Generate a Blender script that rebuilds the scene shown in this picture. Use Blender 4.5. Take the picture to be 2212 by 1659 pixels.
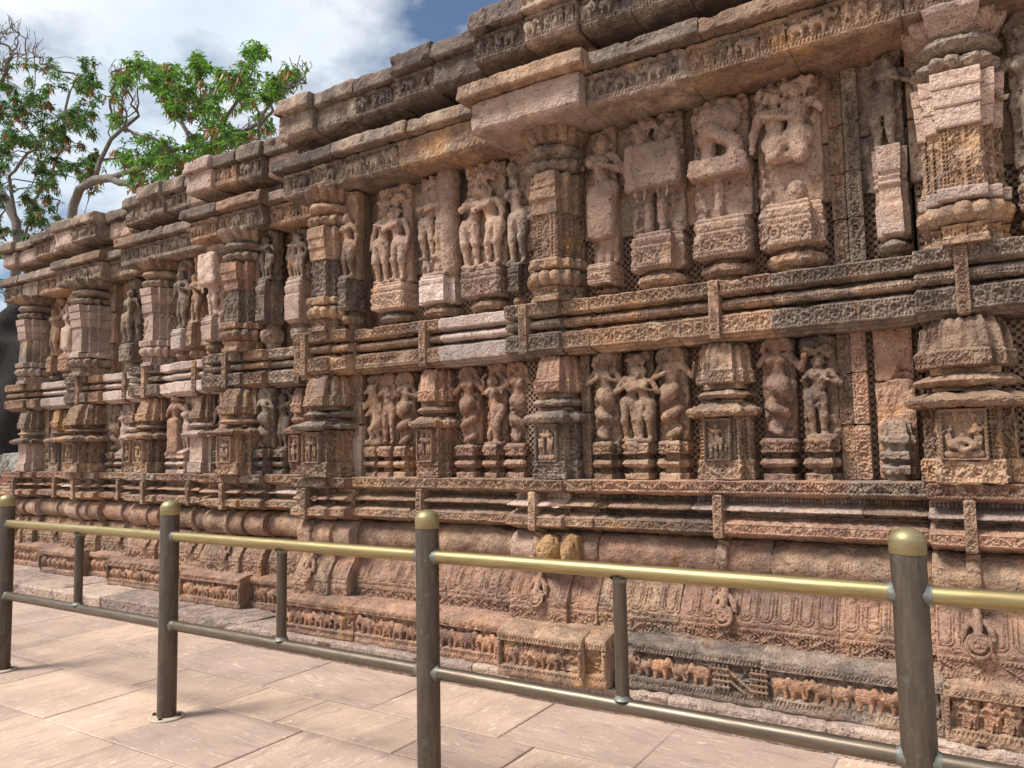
import bpy, math, random
import numpy as np
from mathutils import Matrix, Vector

for o in list(bpy.data.objects):
    bpy.data.objects.remove(o, do_unlink=True)
scene = bpy.context.scene
COL = scene.collection
rng = random.Random(11)
nrg = np.random.default_rng(5)
R_ = math.radians

# ------------------------------------------------------------------ camera
CAM_H = 1.5
cam_d = bpy.data.cameras.new("camera")
cam_d.sensor_fit = 'HORIZONTAL'
cam_d.sensor_width = 36.0
cam_d.lens = 36.0 * 1655.0 / 2212.0
cam_d.clip_end = 3000.0
cam_d.clip_start = 0.05
cam = bpy.data.objects.new("camera", cam_d)
COL.objects.link(cam)
_yaw, _pitch, _roll = R_(-32.2766), R_(4.635), R_(1.054)
_f0 = Vector((math.sin(_yaw), math.cos(_yaw), 0))
_r0 = Vector((math.cos(_yaw), -math.sin(_yaw), 0))
_up = Vector((0, 0, 1))
_fw = _f0 * math.cos(_pitch) + _up * math.sin(_pitch)
_uc = _up * math.cos(_pitch) - _f0 * math.sin(_pitch)
_R = _r0 * math.cos(_roll) - _uc * math.sin(_roll)
_U = _r0 * math.sin(_roll) + _uc * math.cos(_roll)
cam.matrix_world = Matrix(((_R.x, _U.x, -_fw.x, 0), (_R.y, _U.y, -_fw.y, 0), (_R.z, _U.z, -_fw.z, CAM_H), (0, 0, 0, 1)))
scene.camera = cam

# ------------------------------------------------------------------ light
SUN_EL, SUN_AZ = 54.0, 220.0          # azimuth clockwise from +Y; sun in front of the wall, to the left
SUN_STRENGTH, SUN_ANGLE = 4.2, 17.0
SKY_STRENGTH = 0.085
EXPOSURE = 0.36
scene.cycles.max_bounces = 6; scene.cycles.diffuse_bounces = 2; scene.cycles.glossy_bounces = 2; scene.cycles.transmission_bounces = 3; scene.cycles.transparent_max_bounces = 4
scene.view_settings.view_transform = 'Standard'
scene.view_settings.look = 'None'
scene.view_settings.exposure = EXPOSURE
scene.view_settings.gamma = 1.0
scene.view_settings.use_curve_mapping = False

world = bpy.data.worlds.new("World")
scene.world = world
world.use_nodes = True
nt = world.node_tree
nt.nodes.clear()
N = nt.nodes.new
out = N('ShaderNodeOutputWorld'); bg = N('ShaderNodeBackground')
sky = N('ShaderNodeTexSky'); sky.sky_type = 'NISHITA'; sky.sun_disc = False
sky.sun_elevation = R_(SUN_EL); sky.sun_rotation = R_(SUN_AZ)
sky.air_density = 1.0; sky.dust_density = 0.6; sky.ozone_density = 1.6
tc = N('ShaderNodeTexCoord')
sep = N('ShaderNodeSeparateXYZ'); nt.links.new(tc.outputs['Generated'], sep.inputs[0])
zc = N('ShaderNodeMath'); zc.operation = 'MAXIMUM'; zc.inputs[1].default_value = 0.0
nt.links.new(sep.outputs[2], zc.inputs[0])
za = N('ShaderNodeMath'); za.operation = 'ADD'; za.inputs[1].default_value = 0.22
nt.links.new(zc.outputs[0], za.inputs[0])
dx = N('ShaderNodeMath'); dx.operation = 'DIVIDE'; dy = N('ShaderNodeMath'); dy.operation = 'DIVIDE'
nt.links.new(sep.outputs[0], dx.inputs[0]); nt.links.new(za.outputs[0], dx.inputs[1])
nt.links.new(sep.outputs[1], dy.inputs[0]); nt.links.new(za.outputs[0], dy.inputs[1])
cmb = N('ShaderNodeCombineXYZ'); nt.links.new(dx.outputs[0], cmb.inputs[0]); nt.links.new(dy.outputs[0], cmb.inputs[1])
mp = N('ShaderNodeMapping'); mp.inputs['Location'].default_value = (13.428, 1.281, 0.0)
nt.links.new(cmb.outputs[0], mp.inputs[0])
n1 = N('ShaderNodeTexNoise'); n1.inputs['Scale'].default_value = 1.9; n1.inputs['Detail'].default_value = 10; n1.inputs['Roughness'].default_value = 0.56
nt.links.new(mp.outputs[0], n1.inputs['Vector'])
rp = N('ShaderNodeValToRGB'); rp.color_ramp.elements[0].position = 0.36; rp.color_ramp.elements[1].position = 0.53
nt.links.new(n1.outputs[0], rp.inputs[0])
n2 = N('ShaderNodeTexNoise'); n2.inputs['Scale'].default_value = 2.6; n2.inputs['Detail'].default_value = 7; n2.inputs['Roughness'].default_value = 0.5
nt.links.new(mp.outputs[0], n2.inputs['Vector'])
rp2 = N('ShaderNodeValToRGB'); rp2.color_ramp.elements[0].position = 0.35; rp2.color_ramp.elements[1].position = 0.66
rp2.color_ramp.elements[0].color = (6.6, 7.6, 8.8, 1); rp2.color_ramp.elements[1].color = (9.6, 9.9, 10.2, 1)
nt.links.new(n2.outputs[0], rp2.inputs[0])
mxs = N('ShaderNodeMix'); mxs.data_type = 'RGBA'
nt.links.new(rp.outputs[0], mxs.inputs[0]); nt.links.new(sky.outputs[0], mxs.inputs[6]); nt.links.new(rp2.outputs[0], mxs.inputs[7])
nt.links.new(mxs.outputs[2], bg.inputs[0]); bg.inputs[1].default_value = SKY_STRENGTH
nt.links.new(bg.outputs[0], out.inputs[0])

sun_d = bpy.data.lights.new("sun", 'SUN')
sun_d.energy = SUN_STRENGTH; sun_d.angle = R_(SUN_ANGLE); sun_d.color = (1.0, 0.96, 0.90)
sun = bpy.data.objects.new("sun", sun_d); COL.objects.link(sun)
sdir = Vector((math.sin(R_(SUN_AZ)) * math.cos(R_(SUN_EL)), math.cos(R_(SUN_AZ)) * math.cos(R_(SUN_EL)), math.sin(R_(SUN_EL))))
sun.rotation_euler = sdir.to_track_quat('Z', 'Y').to_euler()
sun.location = sdir * 40

# ------------------------------------------------------------------ numpy helpers
def _h(ix, iy, iz):
    with np.errstate(over='ignore'):
        h = (ix.astype(np.uint32) * np.uint32(73856093)) ^ (iy.astype(np.uint32) * np.uint32(19349663)) ^ (iz.astype(np.uint32) * np.uint32(83492791))
        h = (h ^ (h >> np.uint32(13))) * np.uint32(1274126177)
        h = h ^ (h >> np.uint32(16))
    return (h & np.uint32(0xffff)).astype(np.float32) / 32767.5 - 1.0

def vnoise(P):
    P = np.asarray(P, np.float32)
    b = np.floor(P); f = P - b; f = f * f * (3 - 2 * f)
    i = b.astype(np.int32) + 4096
    x0, y0, z0 = i[:, 0], i[:, 1], i[:, 2]
    fx, fy, fz = f[:, 0], f[:, 1], f[:, 2]
    def L(a, b_, t): return a + (b_ - a) * t
    return L(L(L(_h(x0, y0, z0), _h(x0 + 1, y0, z0), fx), L(_h(x0, y0 + 1, z0), _h(x0 + 1, y0 + 1, z0), fx), fy),
             L(L(_h(x0, y0, z0 + 1), _h(x0 + 1, y0, z0 + 1), fx), L(_h(x0, y0 + 1, z0 + 1), _h(x0 + 1, y0 + 1, z0 + 1), fx), fy), fz)

def fbm(P, sc, oc=3, seed=0.0):
    r = 0; a = 1.0; t = 0
    Q = np.asarray(P, np.float32) * sc + seed * 7.31
    for k in range(oc):
        r = r + a * vnoise(Q); t += a; a *= 0.5; Q = Q * 2.03 + 5.7
    return r / t

def sstep(a, b, x):
    t = np.clip((x - a) / (b - a), 0, 1); return t * t * (3 - 2 * t)

def res_at(X, Y=4.2, k=0.0022):
    D = math.hypot(X, Y); return max(0.0066, k * D * (D / 4.4) ** .3)

WLOC = {}
def wloc(o):
    return WLOC.get(o.name, Vector((0, 0, 0)))

def link(o, parent=None, loc=(0, 0, 0)):
    COL.objects.link(o)
    loc = Vector(loc)
    if parent is not None:
        o.parent = parent; o.location = loc - wloc(parent)
    else:
        o.location = loc
    WLOC[o.name] = loc
    return o

def tag(o, label=None, cat=None, group=None, kind=None):
    if label: o['label'] = label
    if cat: o['category'] = cat
    if group: o['group'] = group
    if kind: o['kind'] = kind
    return o

def empty(name, loc, **k):
    o = bpy.data.objects.new(name, None); o.empty_display_size = 0.2
    link(o, None, loc); return tag(o, **k)

def mesh_np(name, V, Fq, mats, smooth=False, Ft=None):
    V = np.ascontiguousarray(V, np.float32); me = bpy.data.meshes.new(name)
    nq = len(Fq); ntv = 0 if Ft is None else len(Ft)
    me.vertices.add(len(V)); me.vertices.foreach_set('co', V.ravel())
    lo = np.asarray(Fq, np.int32).ravel()
    st = np.arange(nq, dtype=np.int32) * 4
    if ntv:
        lo = np.concatenate([lo, np.asarray(Ft, np.int32).ravel()]); st = np.concatenate([st, nq * 4 + np.arange(ntv, dtype=np.int32) * 3])
    me.loops.add(len(lo)); me.loops.foreach_set('vertex_index', lo)
    me.polygons.add(nq + ntv); me.polygons.foreach_set('loop_start', st)
    me.polygons.foreach_set('use_smooth', np.full(nq + ntv, smooth, bool))
    for m in (mats if isinstance(mats, (list, tuple)) else [mats]): me.materials.append(m)
    me.update(calc_edges=True)
    return me

def make(name, V, Fq, mat, parent=None, loc=(0, 0, 0), smooth=False, Ft=None):
    V = np.asarray(V, np.float32) - np.array(loc, np.float32)
    o = bpy.data.objects.new(name, mesh_np(name, V, Fq, mat, smooth, Ft))
    return link(o, parent, loc)

class MB:
    """collects verts / quads / tris"""
    def __init__(s): s.V = []; s.F = []; s.T = []; s.n = 0
    def add(s, V, F, T=None):
        V = np.asarray(V, np.float32).reshape(-1, 3)
        if F is not None and len(F): s.F.append(np.asarray(F, np.int64) + s.n)
        if T is not None and len(T): s.T.append(np.asarray(T, np.int64) + s.n)
        s.V.append(V); s.n += len(V)
    def grid(s, G, closed_u=False, flip=False):
        n, m = G.shape[:2]
        I = np.arange(n * m).reshape(n, m)
        if closed_u: I = np.vstack([I, I[:1]])
        a, b, c, d = I[:-1, :-1], I[1:, :-1], I[1:, 1:], I[:-1, 1:]
        F = np.stack([a, b, c, d], -1).reshape(-1, 4)
        if flip: F = F[:, ::-1]
        s.add(G.reshape(-1, 3), F)
    def box(s, x0, x1, y0, y1, z0, z1):
        V = [(x, y, z) for x in (x0, x1) for y in (y0, y1) for z in (z0, z1)]
        s.add(V, [(0, 1, 3, 2), (4, 6, 7, 5), (0, 4, 5, 1), (2, 3, 7, 6), (0, 2, 6, 4), (1, 5, 7, 3)])
    def tube(s, P, r, n=10, caps=True):
        P = np.asarray(P, float); r = np.broadcast_to(np.asarray(r, float), (len(P),))
        T = np.gradient(P, axis=0); T /= np.linalg.norm(T, axis=1, keepdims=True) + 1e-9
        ref = np.array([0.3, 0.2, 1.0]) if abs(T[0, 2]) < 0.9 else np.array([1.0, 0.1, 0])
        A = np.cross(T, ref); A /= np.linalg.norm(A, axis=1, keepdims=True) + 1e-9
        B = np.cross(T, A)
        th = np.linspace(0, 2 * np.pi, n, endpoint=False)
        G = P[None] + r[None, :, None] * (np.cos(th)[:, None, None] * A[None] + np.sin(th)[:, None, None] * B[None])
        s.grid(G, closed_u=True)
        if caps:
            for k, fl in ((0, 0), (len(P) - 1, 1)):
                ring = G[:, k]; c = P[k]
                V = np.vstack([ring, c[None]])
                T_ = [(i, (i + 1) % n, n) if fl else ((i + 1) % n, i, n) for i in range(n)]
                s.add(V, None, T_)
    def lathe(s, prof, cx, cy, n=24):
        prof = np.asarray(prof, float)
        th = np.linspace(0, 2 * np.pi, n, endpoint=False)
        G = np.stack([cx + np.cos(th)[:, None] * prof[None, :, 0], cy + np.sin(th)[:, None] * prof[None, :, 0], np.broadcast_to(prof[None, :, 1], (n, len(prof)))], -1)
        s.grid(G, closed_u=True)
    def out(s):
        V = np.vstack(s.V); F = np.vstack(s.F) if s.F else np.zeros((0, 4), int); T = np.vstack(s.T) if s.T else None
        return V, F, T
    def build(s, name, mat, parent=None, loc=(0, 0, 0), smooth=False):
        V, F, T = s.out(); return make(name, V, F, mat, parent, loc, smooth, T)

def resample(P, ds):
    """polyline resampled with every corner kept; returns points, sharp-free normals computed later"""
    P = np.asarray(P, float); o = []
    for a, b in zip(P[:-1], P[1:]):
        k = max(1, int(math.ceil(np.linalg.norm(b - a) / ds)))
        o.append(a + (b - a) * (np.arange(k) / k)[:, None])
    o.append(P[-1:]); return np.vstack(o)

def resample_prof(P, ds, ys):
    """like resample, but the stretches that run back into the masonry get few points"""
    P = np.asarray(P, float); o = []; y0 = ys
    for a, b in zip(P[:-1], P[1:]):
        L = np.linalg.norm(b - a)
        if max(a[0], b[0]) > .2 and L > .06:
            n_ = 6; t = np.linspace(0, 1, n_ + 1) ** 2.2
            if a[0] > b[0]: t = 1 - t[::-1]
            t = t[:-1]
        else:
            k = max(1, int(math.ceil(L / ds))); t = np.arange(k) / k
        o.append(a + (b - a) * t[:, None])
    o.append(P[-1:]); return np.vstack(o)

def soften(P, r):
    """cut convex and concave corners of a polyline by r (worn edges)"""
    P = [np.asarray(p, float) for p in P]; o = [P[0]]
    if r <= 0: return P
    for a, b, c in zip(P[:-2], P[1:-1], P[2:]):
        la, lc = np.linalg.norm(a - b), np.linalg.norm(c - b)
        if la < 1e-6 or lc < 1e-6: o.append(b); continue
        ra, rc = min(r, la * .35), min(r, lc * .35)
        p, q = b + (a - b) / la * ra, b + (c - b) / lc * rc
        o += [p, (p + q) * .25 + b * .5, q]
    o.append(P[-1]); return o

# ------------------------------------------------------------------ materials
def new_mat(name):
    m = bpy.data.materials.new(name); m.use_nodes = True
    t = m.node_tree; t.nodes.clear()
    o = t.nodes.new('ShaderNodeOutputMaterial'); b = t.nodes.new('ShaderNodeBsdfPrincipled')
    t.links.new(b.outputs[0], o.inputs[0]); return m, t, b

def nz(t, vec, scale, detail=4, rough=0.55, dist=0.0):
    n = t.nodes.new('ShaderNodeTexNoise'); n.inputs['Scale'].default_value = scale
    n.inputs['Detail'].default_value = detail; n.inputs['Roughness'].default_value = rough; n.inputs['Distortion'].default_value = dist
    t.links.new(vec, n.inputs['Vector']); return n.outputs[0]

def ramp(t, fac, stops):
    r = t.nodes.new('ShaderNodeValToRGB'); e = r.color_ramp.elements
    while len(e) < len(stops): e.new(0.5)
    for k, (p, c) in enumerate(stops):
        e[k].position = p; e[k].color = (c, c, c, 1) if not isinstance(c, tuple) else (*c, 1)
    t.links.new(fac, r.inputs[0]); return r.outputs[0]

def mix(t, fac, a, b, mode='MIX'):
    m = t.nodes.new('ShaderNodeMix'); m.data_type = 'RGBA'; m.blend_type = mode
    for s, v in ((0, fac), (6, a), (7, b)):
        if isinstance(v, (int, float)): m.inputs[s].default_value = v
        elif isinstance(v, tuple): m.inputs[s].default_value = (*v, 1)
        else: t.links.new(v, m.inputs[s])
    return m.outputs[2]

def math_(t, op, a, b=None):
    m = t.nodes.new('ShaderNodeMath'); m.operation = op
    for s, v in ((0, a), (1, b)):
        if v is None: continue
        if isinstance(v, (int, float)): m.inputs[s].default_value = v
        else: t.links.new(v, m.inputs[s])
    return m.outputs[0]

def bump(t, h, strength, dist, prev=None):
    b = t.nodes.new('ShaderNodeBump'); b.inputs['Strength'].default_value = strength; b.inputs['Distance'].default_value = dist
    t.links.new(h, b.inputs['Height'])
    if prev is not None: t.links.new(prev, b.inputs['Normal'])
    return b.outputs[0]

def stone(name, c1, c2, c3, ochre=0.3, lichen=0.35, pits=0.6, grain=0.0, bumps=1.0, objvar=0.26, rough=0.92, grain_dir=(1, 1, 9)):
    m, t, b = new_mat(name)
    geo = t.nodes.new('ShaderNodeNewGeometry'); pos = geo.outputs['Position']
    oi = t.nodes.new('ShaderNodeObjectInfo'); rnd = oi.outputs['Random']
    # every stone has its own offset in the texture
    ofs = t.nodes.new('ShaderNodeVectorMath'); ofs.operation = 'ADD'
    cx = t.nodes.new('ShaderNodeCombineXYZ')
    t.links.new(math_(t, 'MULTIPLY', rnd, 7.0), cx.inputs[0]); t.links.new(math_(t, 'MULTIPLY', rnd, 3.3), cx.inputs[2])
    t.links.new(pos, ofs.inputs[0]); t.links.new(cx.outputs[0], ofs.inputs[1]); P = ofs.outputs[0]
    base = mix(t, ramp(t, nz(t, P, 3.2, 3, 0.6), [(0.32, 0.0), (0.68, 1.0)]), c1, c2)
    base = mix(t, ramp(t, nz(t, P, 9.0, 4, 0.65), [(0.45, 0.0), (0.70, 0.85)]), base, c3)
    # iron-ochre stains
    oc = math_(t, 'MULTIPLY', ramp(t, nz(t, pos, 4.6, 3, 0.6), [(0.56, 0.0), (0.70, 1.0)]), ochre)
    base = mix(t, oc, base, (0.56, 0.29, 0.105))
    # grey-black lichen, weathered
    mv = t.nodes.new('ShaderNodeMapping'); mv.inputs['Scale'].default_value = (1.9, 1.9, 0.75); t.links.new(pos, mv.inputs[0])
    li = math_(t, 'MULTIPLY', ramp(t, nz(t, mv.outputs[0], 2.1, 6, 0.75, 0.0), [(0.46, 0.0), (0.60, 1.0)]), lichen)
    base = mix(t, li, base, (0.105, 0.085, 0.075))
    li2 = math_(t, 'MULTIPLY', ramp(t, nz(t, pos, 13.0, 4, 0.7), [(0.60, 0.0), (0.70, 1.0)]), 0.55 * lichen)
    base = mix(t, li2, base, (0.46, 0.42, 0.36))
    if grain > 0:
        mpn = t.nodes.new('ShaderNodeMapping'); mpn.inputs['Scale'].default_value = grain_dir
        t.links.new(P, mpn.inputs[0])
        g = nz(t, mpn.outputs[0], 7.0, 6, 0.7, 1.0)
        base = mix(t, math_(t, 'MULTIPLY', ramp(t, g, [(0.42, 0.0), (0.60, 1.0)]), grain), base, (0.62, 0.50, 0.42))
        base = mix(t, math_(t, 'MULTIPLY', ramp(t, g, [(0.36, 1.0), (0.46, 0.0)]), grain * 0.8), base, (0.26, 0.155, 0.13))
    # per-stone tone
    tone = ramp(t, rnd, [(0.0, 1.0 - objvar), (1.0, 1.0 + objvar)])
    tone.node.color_ramp.elements[0].color = (1 - objvar, 1 - objvar, 1 - objvar * 0.9, 1)
    tone.node.color_ramp.elements[1].color = (1 + objvar, 1 + objvar * 0.9, 1 + objvar * 0.8, 1)
    base = mix(t, 1.0, base, tone, 'MULTIPLY')
    # pits: coarse sandstone pores
    pn = nz(t, pos, 75.0, 3, 0.6)
    pit = ramp(t, pn, [(0.30, 1.0), (0.40, 0.0)])
    pn2 = nz(t, P, 34.0, 2, 0.6)
    pit2 = ramp(t, pn2, [(0.28, 1.0), (0.345, 0.0)])
    base = mix(t, math_(t, 'MULTIPLY', pit, pits), base, (0.07, 0.05, 0.05))
    base = mix(t, math_(t, 'MULTIPLY', pit2, pits), base, (0.10, 0.075, 0.08))
    sp = ramp(t, nz(t, pos, 170.0, 1, 0.5), [(0.32, 0.78), (0.68, 1.2)])
    base = mix(t, 1.0, base, sp, 'MULTIPLY')
    t.links.new(base, b.inputs['Base Color'])
    b.inputs['Roughness'].default_value = rough
    b.inputs['Specular IOR Level'].default_value = 0.25
    hgt = math_(t, 'ADD', math_(t, 'MULTIPLY', nz(t, pos, 42.0, 3, 0.7), 1.0), math_(t, 'MULTIPLY', pn, 0.42))
    hgt = math_(t, 'SUBTRACT', hgt, math_(t, 'MULTIPLY', pit2, 0.4))
    n = bump(t, hgt, 1.0 * bumps, 0.018)
    t.links.new(n, b.inputs['Normal'])
    return m

M_WALL = stone('weathered_sandstone', (0.37, 0.235, 0.15), (0.25, 0.155, 0.108), (0.50, 0.35, 0.235), ochre=0.42, lichen=0.60)
M_GREY = stone('lichen_sandstone', (0.31, 0.225, 0.165), (0.19, 0.14, 0.118), (0.43, 0.345, 0.265), ochre=0.25, lichen=0.75)
M_RED = stone('red_sandstone', (0.39, 0.225, 0.15), (0.27, 0.155, 0.112), (0.50, 0.33, 0.23), ochre=0.36, lichen=0.48)
M_PINK = stone('new_pink_sandstone', (0.49, 0.345, 0.27), (0.40, 0.275, 0.225), (0.57, 0.445, 0.36), ochre=0.28, lichen=0.38, pits=0.7, grain=0.3)
M_PALE = stone('pale_new_sandstone', (0.52, 0.41, 0.345), (0.42, 0.315, 0.275), (0.60, 0.51, 0.44), ochre=0.15, lichen=0.30, pits=0.7, grain=0.3)
M_ELE = stone('orange_sandstone', (0.42, 0.225, 0.135), (0.28, 0.16, 0.11), (0.50, 0.31, 0.20), ochre=0.4, lichen=0.6)
M_DARK = stone('blackened_sandstone', (0.15, 0.11, 0.09), (0.09, 0.07, 0.065), (0.24, 0.185, 0.145), ochre=0.1, lichen=0.5)
M_OCHRE = stone('ochre_sandstone', (0.58, 0.32, 0.125), (0.40, 0.23, 0.12), (0.62, 0.42, 0.22), ochre=0.5, lichen=0.4)
M_PLAIN = stone('smooth_pinkish_sandstone', (0.46, 0.31, 0.225), (0.37, 0.245, 0.19), (0.53, 0.39, 0.29), ochre=0.28, lichen=0.32, pits=0.8)
M_PANEL = stone('panel_sandstone', (0.36, 0.235, 0.16), (0.26, 0.17, 0.125), (0.43, 0.305, 0.22), ochre=0.3, lichen=0.4, pits=0.5)

def paver_mat(name, a, b_, c, grain=0.55):
    m, t, b = new_mat(name)
    geo = t.nodes.new('ShaderNodeNewGeometry'); pos = geo.outputs['Position']
    oi = t.nodes.new('ShaderNodeObjectInfo'); rnd = oi.outputs['Random']
    # cleavage streaks: direction differs slab to slab
    rot = t.nodes.new('ShaderNodeVectorRotate'); rot.rotation_type = 'Z_AXIS'
    t.links.new(pos, rot.inputs['Vector']); t.links.new(math_(t, 'ADD', math_(t, 'MULTIPLY', math_(t, 'GREATER_THAN', rnd, 0.4), 1.45), math_(t, 'MULTIPLY', rnd, 0.3)), rot.inputs['Angle'])
    mpn = t.nodes.new('ShaderNodeMapping'); mpn.inputs['Scale'].default_value = (2.2, 11, 1)
    t.links.new(rot.outputs[0], mpn.inputs[0])
    cx = t.nodes.new('ShaderNodeCombineXYZ'); t.links.new(math_(t, 'MULTIPLY', rnd, 91.0), cx.inputs[0])
    ofs = t.nodes.new('ShaderNodeVectorMath'); ofs.operation = 'ADD'; t.links.new(mpn.outputs[0], ofs.inputs[0]); t.links.new(cx.outputs[0], ofs.inputs[1])
    g = nz(t, ofs.outputs[0], 1.6, 7, 0.68, 0.8)
    g2 = nz(t, ofs.outputs[0], 2.4, 7, 0.74, 1.8)
    base = mix(t, ramp(t, nz(t, pos, 1.7, 5, 0.6), [(0.35, 0.0), (0.65, 1.0)]), a, b_)
    base = mix(t, math_(t, 'MULTIPLY', ramp(t, g, [(0.36, 1.0), (0.47, 0.0)]), grain), base, c)
    base = mix(t, math_(t, 'MULTIPLY', ramp(t, g2, [(0.58, 0.0), (0.63, 1.0)]), grain * 1.3), base, (0.74, 0.62, 0.50))
    tone = ramp(t, rnd, [(0.0, 0.8), (1.0, 1.15)])
    tone.node.color_ramp.elements[0].color = (0.80, 0.77, 0.78, 1); tone.node.color_ramp.elements[1].color = (1.15, 1.10, 1.02, 1)
    base = mix(t, 1.0, base, tone, 'MULTIPLY')
    st = ramp(t, nz(t, pos, 0.9, 8, 0.7), [(0.36, 0.80), (0.58, 1.05)])
    base = mix(t, 0.8, base, st, 'MULTIPLY')
    sp = ramp(t, nz(t, pos, 120.0, 3, 0.6), [(0.35, 0.86), (0.65, 1.1)])
    base = mix(t, 1.0, base, sp, 'MULTIPLY')
    t.links.new(base, b.inputs['Base Color'])
    rr = ramp(t, nz(t, pos, 6.0, 4), [(0.3, 0.55), (0.7, 0.8)]); t.links.new(rr, b.inputs['Roughness'])
    b.inputs['Specular IOR Level'].default_value = 0.35
    n = bump(t, g, 0.35, 0.008); n = bump(t, nz(t, pos, 60.0, 4, 0.6), 0.25, 0.004, n)
    t.links.new(n, b.inputs['Normal']); return m

M_PAVE = paver_mat('paving_stone', (0.55, 0.41, 0.325), (0.44, 0.33, 0.27), (0.36, 0.26, 0.23), 0.7)
M_MORTAR = stone('pink_mortar', (0.50, 0.365, 0.29), (0.46, 0.33, 0.265), (0.52, 0.38, 0.30), ochre=0.0, lichen=0.15, pits=0.15, objvar=0.0)
M_KERB = stone('kerb_stone', (0.40, 0.29, 0.225), (0.31, 0.225, 0.185), (0.46, 0.36, 0.29), ochre=0.12, lichen=0.5, grain=0.35, grain_dir=(2, 2, 6))
M_GROUND = stone('dusty_ground', (0.42, 0.32, 0.24), (0.37, 0.28, 0.21), (0.46, 0.36, 0.28), ochre=0.1, lichen=0.1, pits=0.1, objvar=0.0)

def metal(name, col, col2, rough, metallic, brushed=(1, 1, 1), patina=0.0):
    m, t, b = new_mat(name)
    geo = t.nodes.new('ShaderNodeNewGeometry'); pos = geo.outputs['Position']
    mpn = t.nodes.new('ShaderNodeMapping'); mpn.inputs['Scale'].default_value = brushed; t.links.new(pos, mpn.inputs[0])
    g = nz(t, mpn.outputs[0], 9.0, 6, 0.65)
    base = mix(t, ramp(t, g, [(0.35, 0.0), (0.65, 1.0)]), col, col2)
    if patina:
        pt = math_(t, 'MULTIPLY', ramp(t, nz(t, pos, 26.0, 6, 0.7), [(0.58, 0.0), (0.72, 1.0)]), patina)
        base = mix(t, pt, base, (0.22, 0.27, 0.24))
    t.links.new(base, b.inputs['Base Color'])
    b.inputs['Metallic'].default_value = metallic
    t.links.new(ramp(t, nz(t, mpn.outputs[0], 22.0, 5, 0.6), [(0.3, rough - 0.07), (0.7, rough + 0.09)]), b.inputs['Roughness'])
    t.links.new(bump(t, nz(t, mpn.outputs[0], 60.0, 3), 0.08, 0.002), b.inputs['Normal'])
    return m

M_BRASS = metal('worn_brass', (0.36, 0.285, 0.135), (0.24, 0.185, 0.09), 0.46, 0.75, (0.6, 9, 9), 0.1)
M_BRASSCAP = metal('brushed_brass_cap', (0.33, 0.275, 0.14), (0.25, 0.205, 0.11), 0.50, 0.65, (1, 1, 12), 0.05)
M_BRONZE = metal('dark_bronze_post', (0.115, 0.086, 0.062), (0.066, 0.05, 0.039), 0.46, 0.5, (5, 5, 0.7), 0.3)
M_BRONZE2 = metal('grey_bronze_rail', (0.18, 0.14, 0.10), (0.11, 0.085, 0.065), 0.40, 0.7, (0.6, 8, 8), 0.2)
M_WELD = metal('verdigris_weld', (0.20, 0.21, 0.185), (0.12, 0.115, 0.095), 0.55, 0.4, (6, 6, 6), 0.4)
M_FLANGE = metal('cream_painted_flange', (0.52, 0.44, 0.33), (0.42, 0.35, 0.26), 0.6, 0.0, (3, 3, 3))
M_BOLT = metal('rusty_bolt', (0.13, 0.07, 0.045), (0.08, 0.05, 0.04), 0.7, 0.3, (3, 3, 3))

def leaf_mat(name, c1, c2, c3):
    m, t, b = new_mat(name)
    geo = t.nodes.new('ShaderNodeNewGeometry')
    r = t.nodes.new('ShaderNodeValToRGB'); e = r.color_ramp.elements
    e.new(0.5)
    for k, c in enumerate((c1, c2, c3)): e[k].position = k * 0.5; e[k].color = (*c, 1)
    t.links.new(geo.outputs['Random Per Island'], r.inputs[0])
    b.inputs['Roughness'].default_value = 0.38
    t.links.new(r.outputs[0], b.inputs['Base Color'])
    tr = t.nodes.new('ShaderNodeBsdfTranslucent'); t.links.new(mix(t, 1.0, r.outputs[0], (1.3, 1.5, 0.6), 'MULTIPLY'), tr.inputs[0])
    ms = t.nodes.new('ShaderNodeMixShader'); ms.inputs[0].default_value = 0.42
    t.links.new(b.outputs[0], ms.inputs[1]); t.links.new(tr.outputs[0], ms.inputs[2])
    o = [n for n in t.nodes if n.type == 'OUTPUT_MATERIAL'][0]; t.links.new(ms.outputs[0], o.inputs[0])
    return m
M_LEAF = leaf_mat('green_leaves', (0.045, 0.10, 0.028), (0.08, 0.18, 0.045), (0.18, 0.30, 0.065))
M_LEAFD = leaf_mat('dark_green_leaves', (0.025, 0.06, 0.022), (0.045, 0.10, 0.03), (0.10, 0.19, 0.05))
M_LEAFR = leaf_mat('red_young_leaves', (0.22, 0.06, 0.055), (0.30, 0.11, 0.075), (0.34, 0.20, 0.07))

def bark_mat(name, a, b_):
    m, t, b = new_mat(name)
    geo = t.nodes.new('ShaderNodeNewGeometry'); pos = geo.outputs['Position']
    mpn = t.nodes.new('ShaderNodeMapping'); mpn.inputs['Scale'].default_value = (6, 6, 1.4); t.links.new(pos, mpn.inputs[0])
    g = nz(t, mpn.outputs[0], 5.0, 7, 0.7, 0.5)
    t.links.new(mix(t, ramp(t, g, [(0.38, 0.0), (0.62, 1.0)]), a, b_), b.inputs['Base Color'])
    b.inputs['Roughness'].default_value = 0.95
    t.links.new(bump(t, g, 0.9, 0.05), b.inputs['Normal']); return m
M_BARK = bark_mat('grey_bark', (0.10, 0.08, 0.065), (0.27, 0.235, 0.20))
M_BARK_SHADE = bark_mat('shade_toned_bark', (0.012, 0.010, 0.009), (0.028, 0.022, 0.019))  # near-black: deep shade under the crown is put into the bark colour

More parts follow.
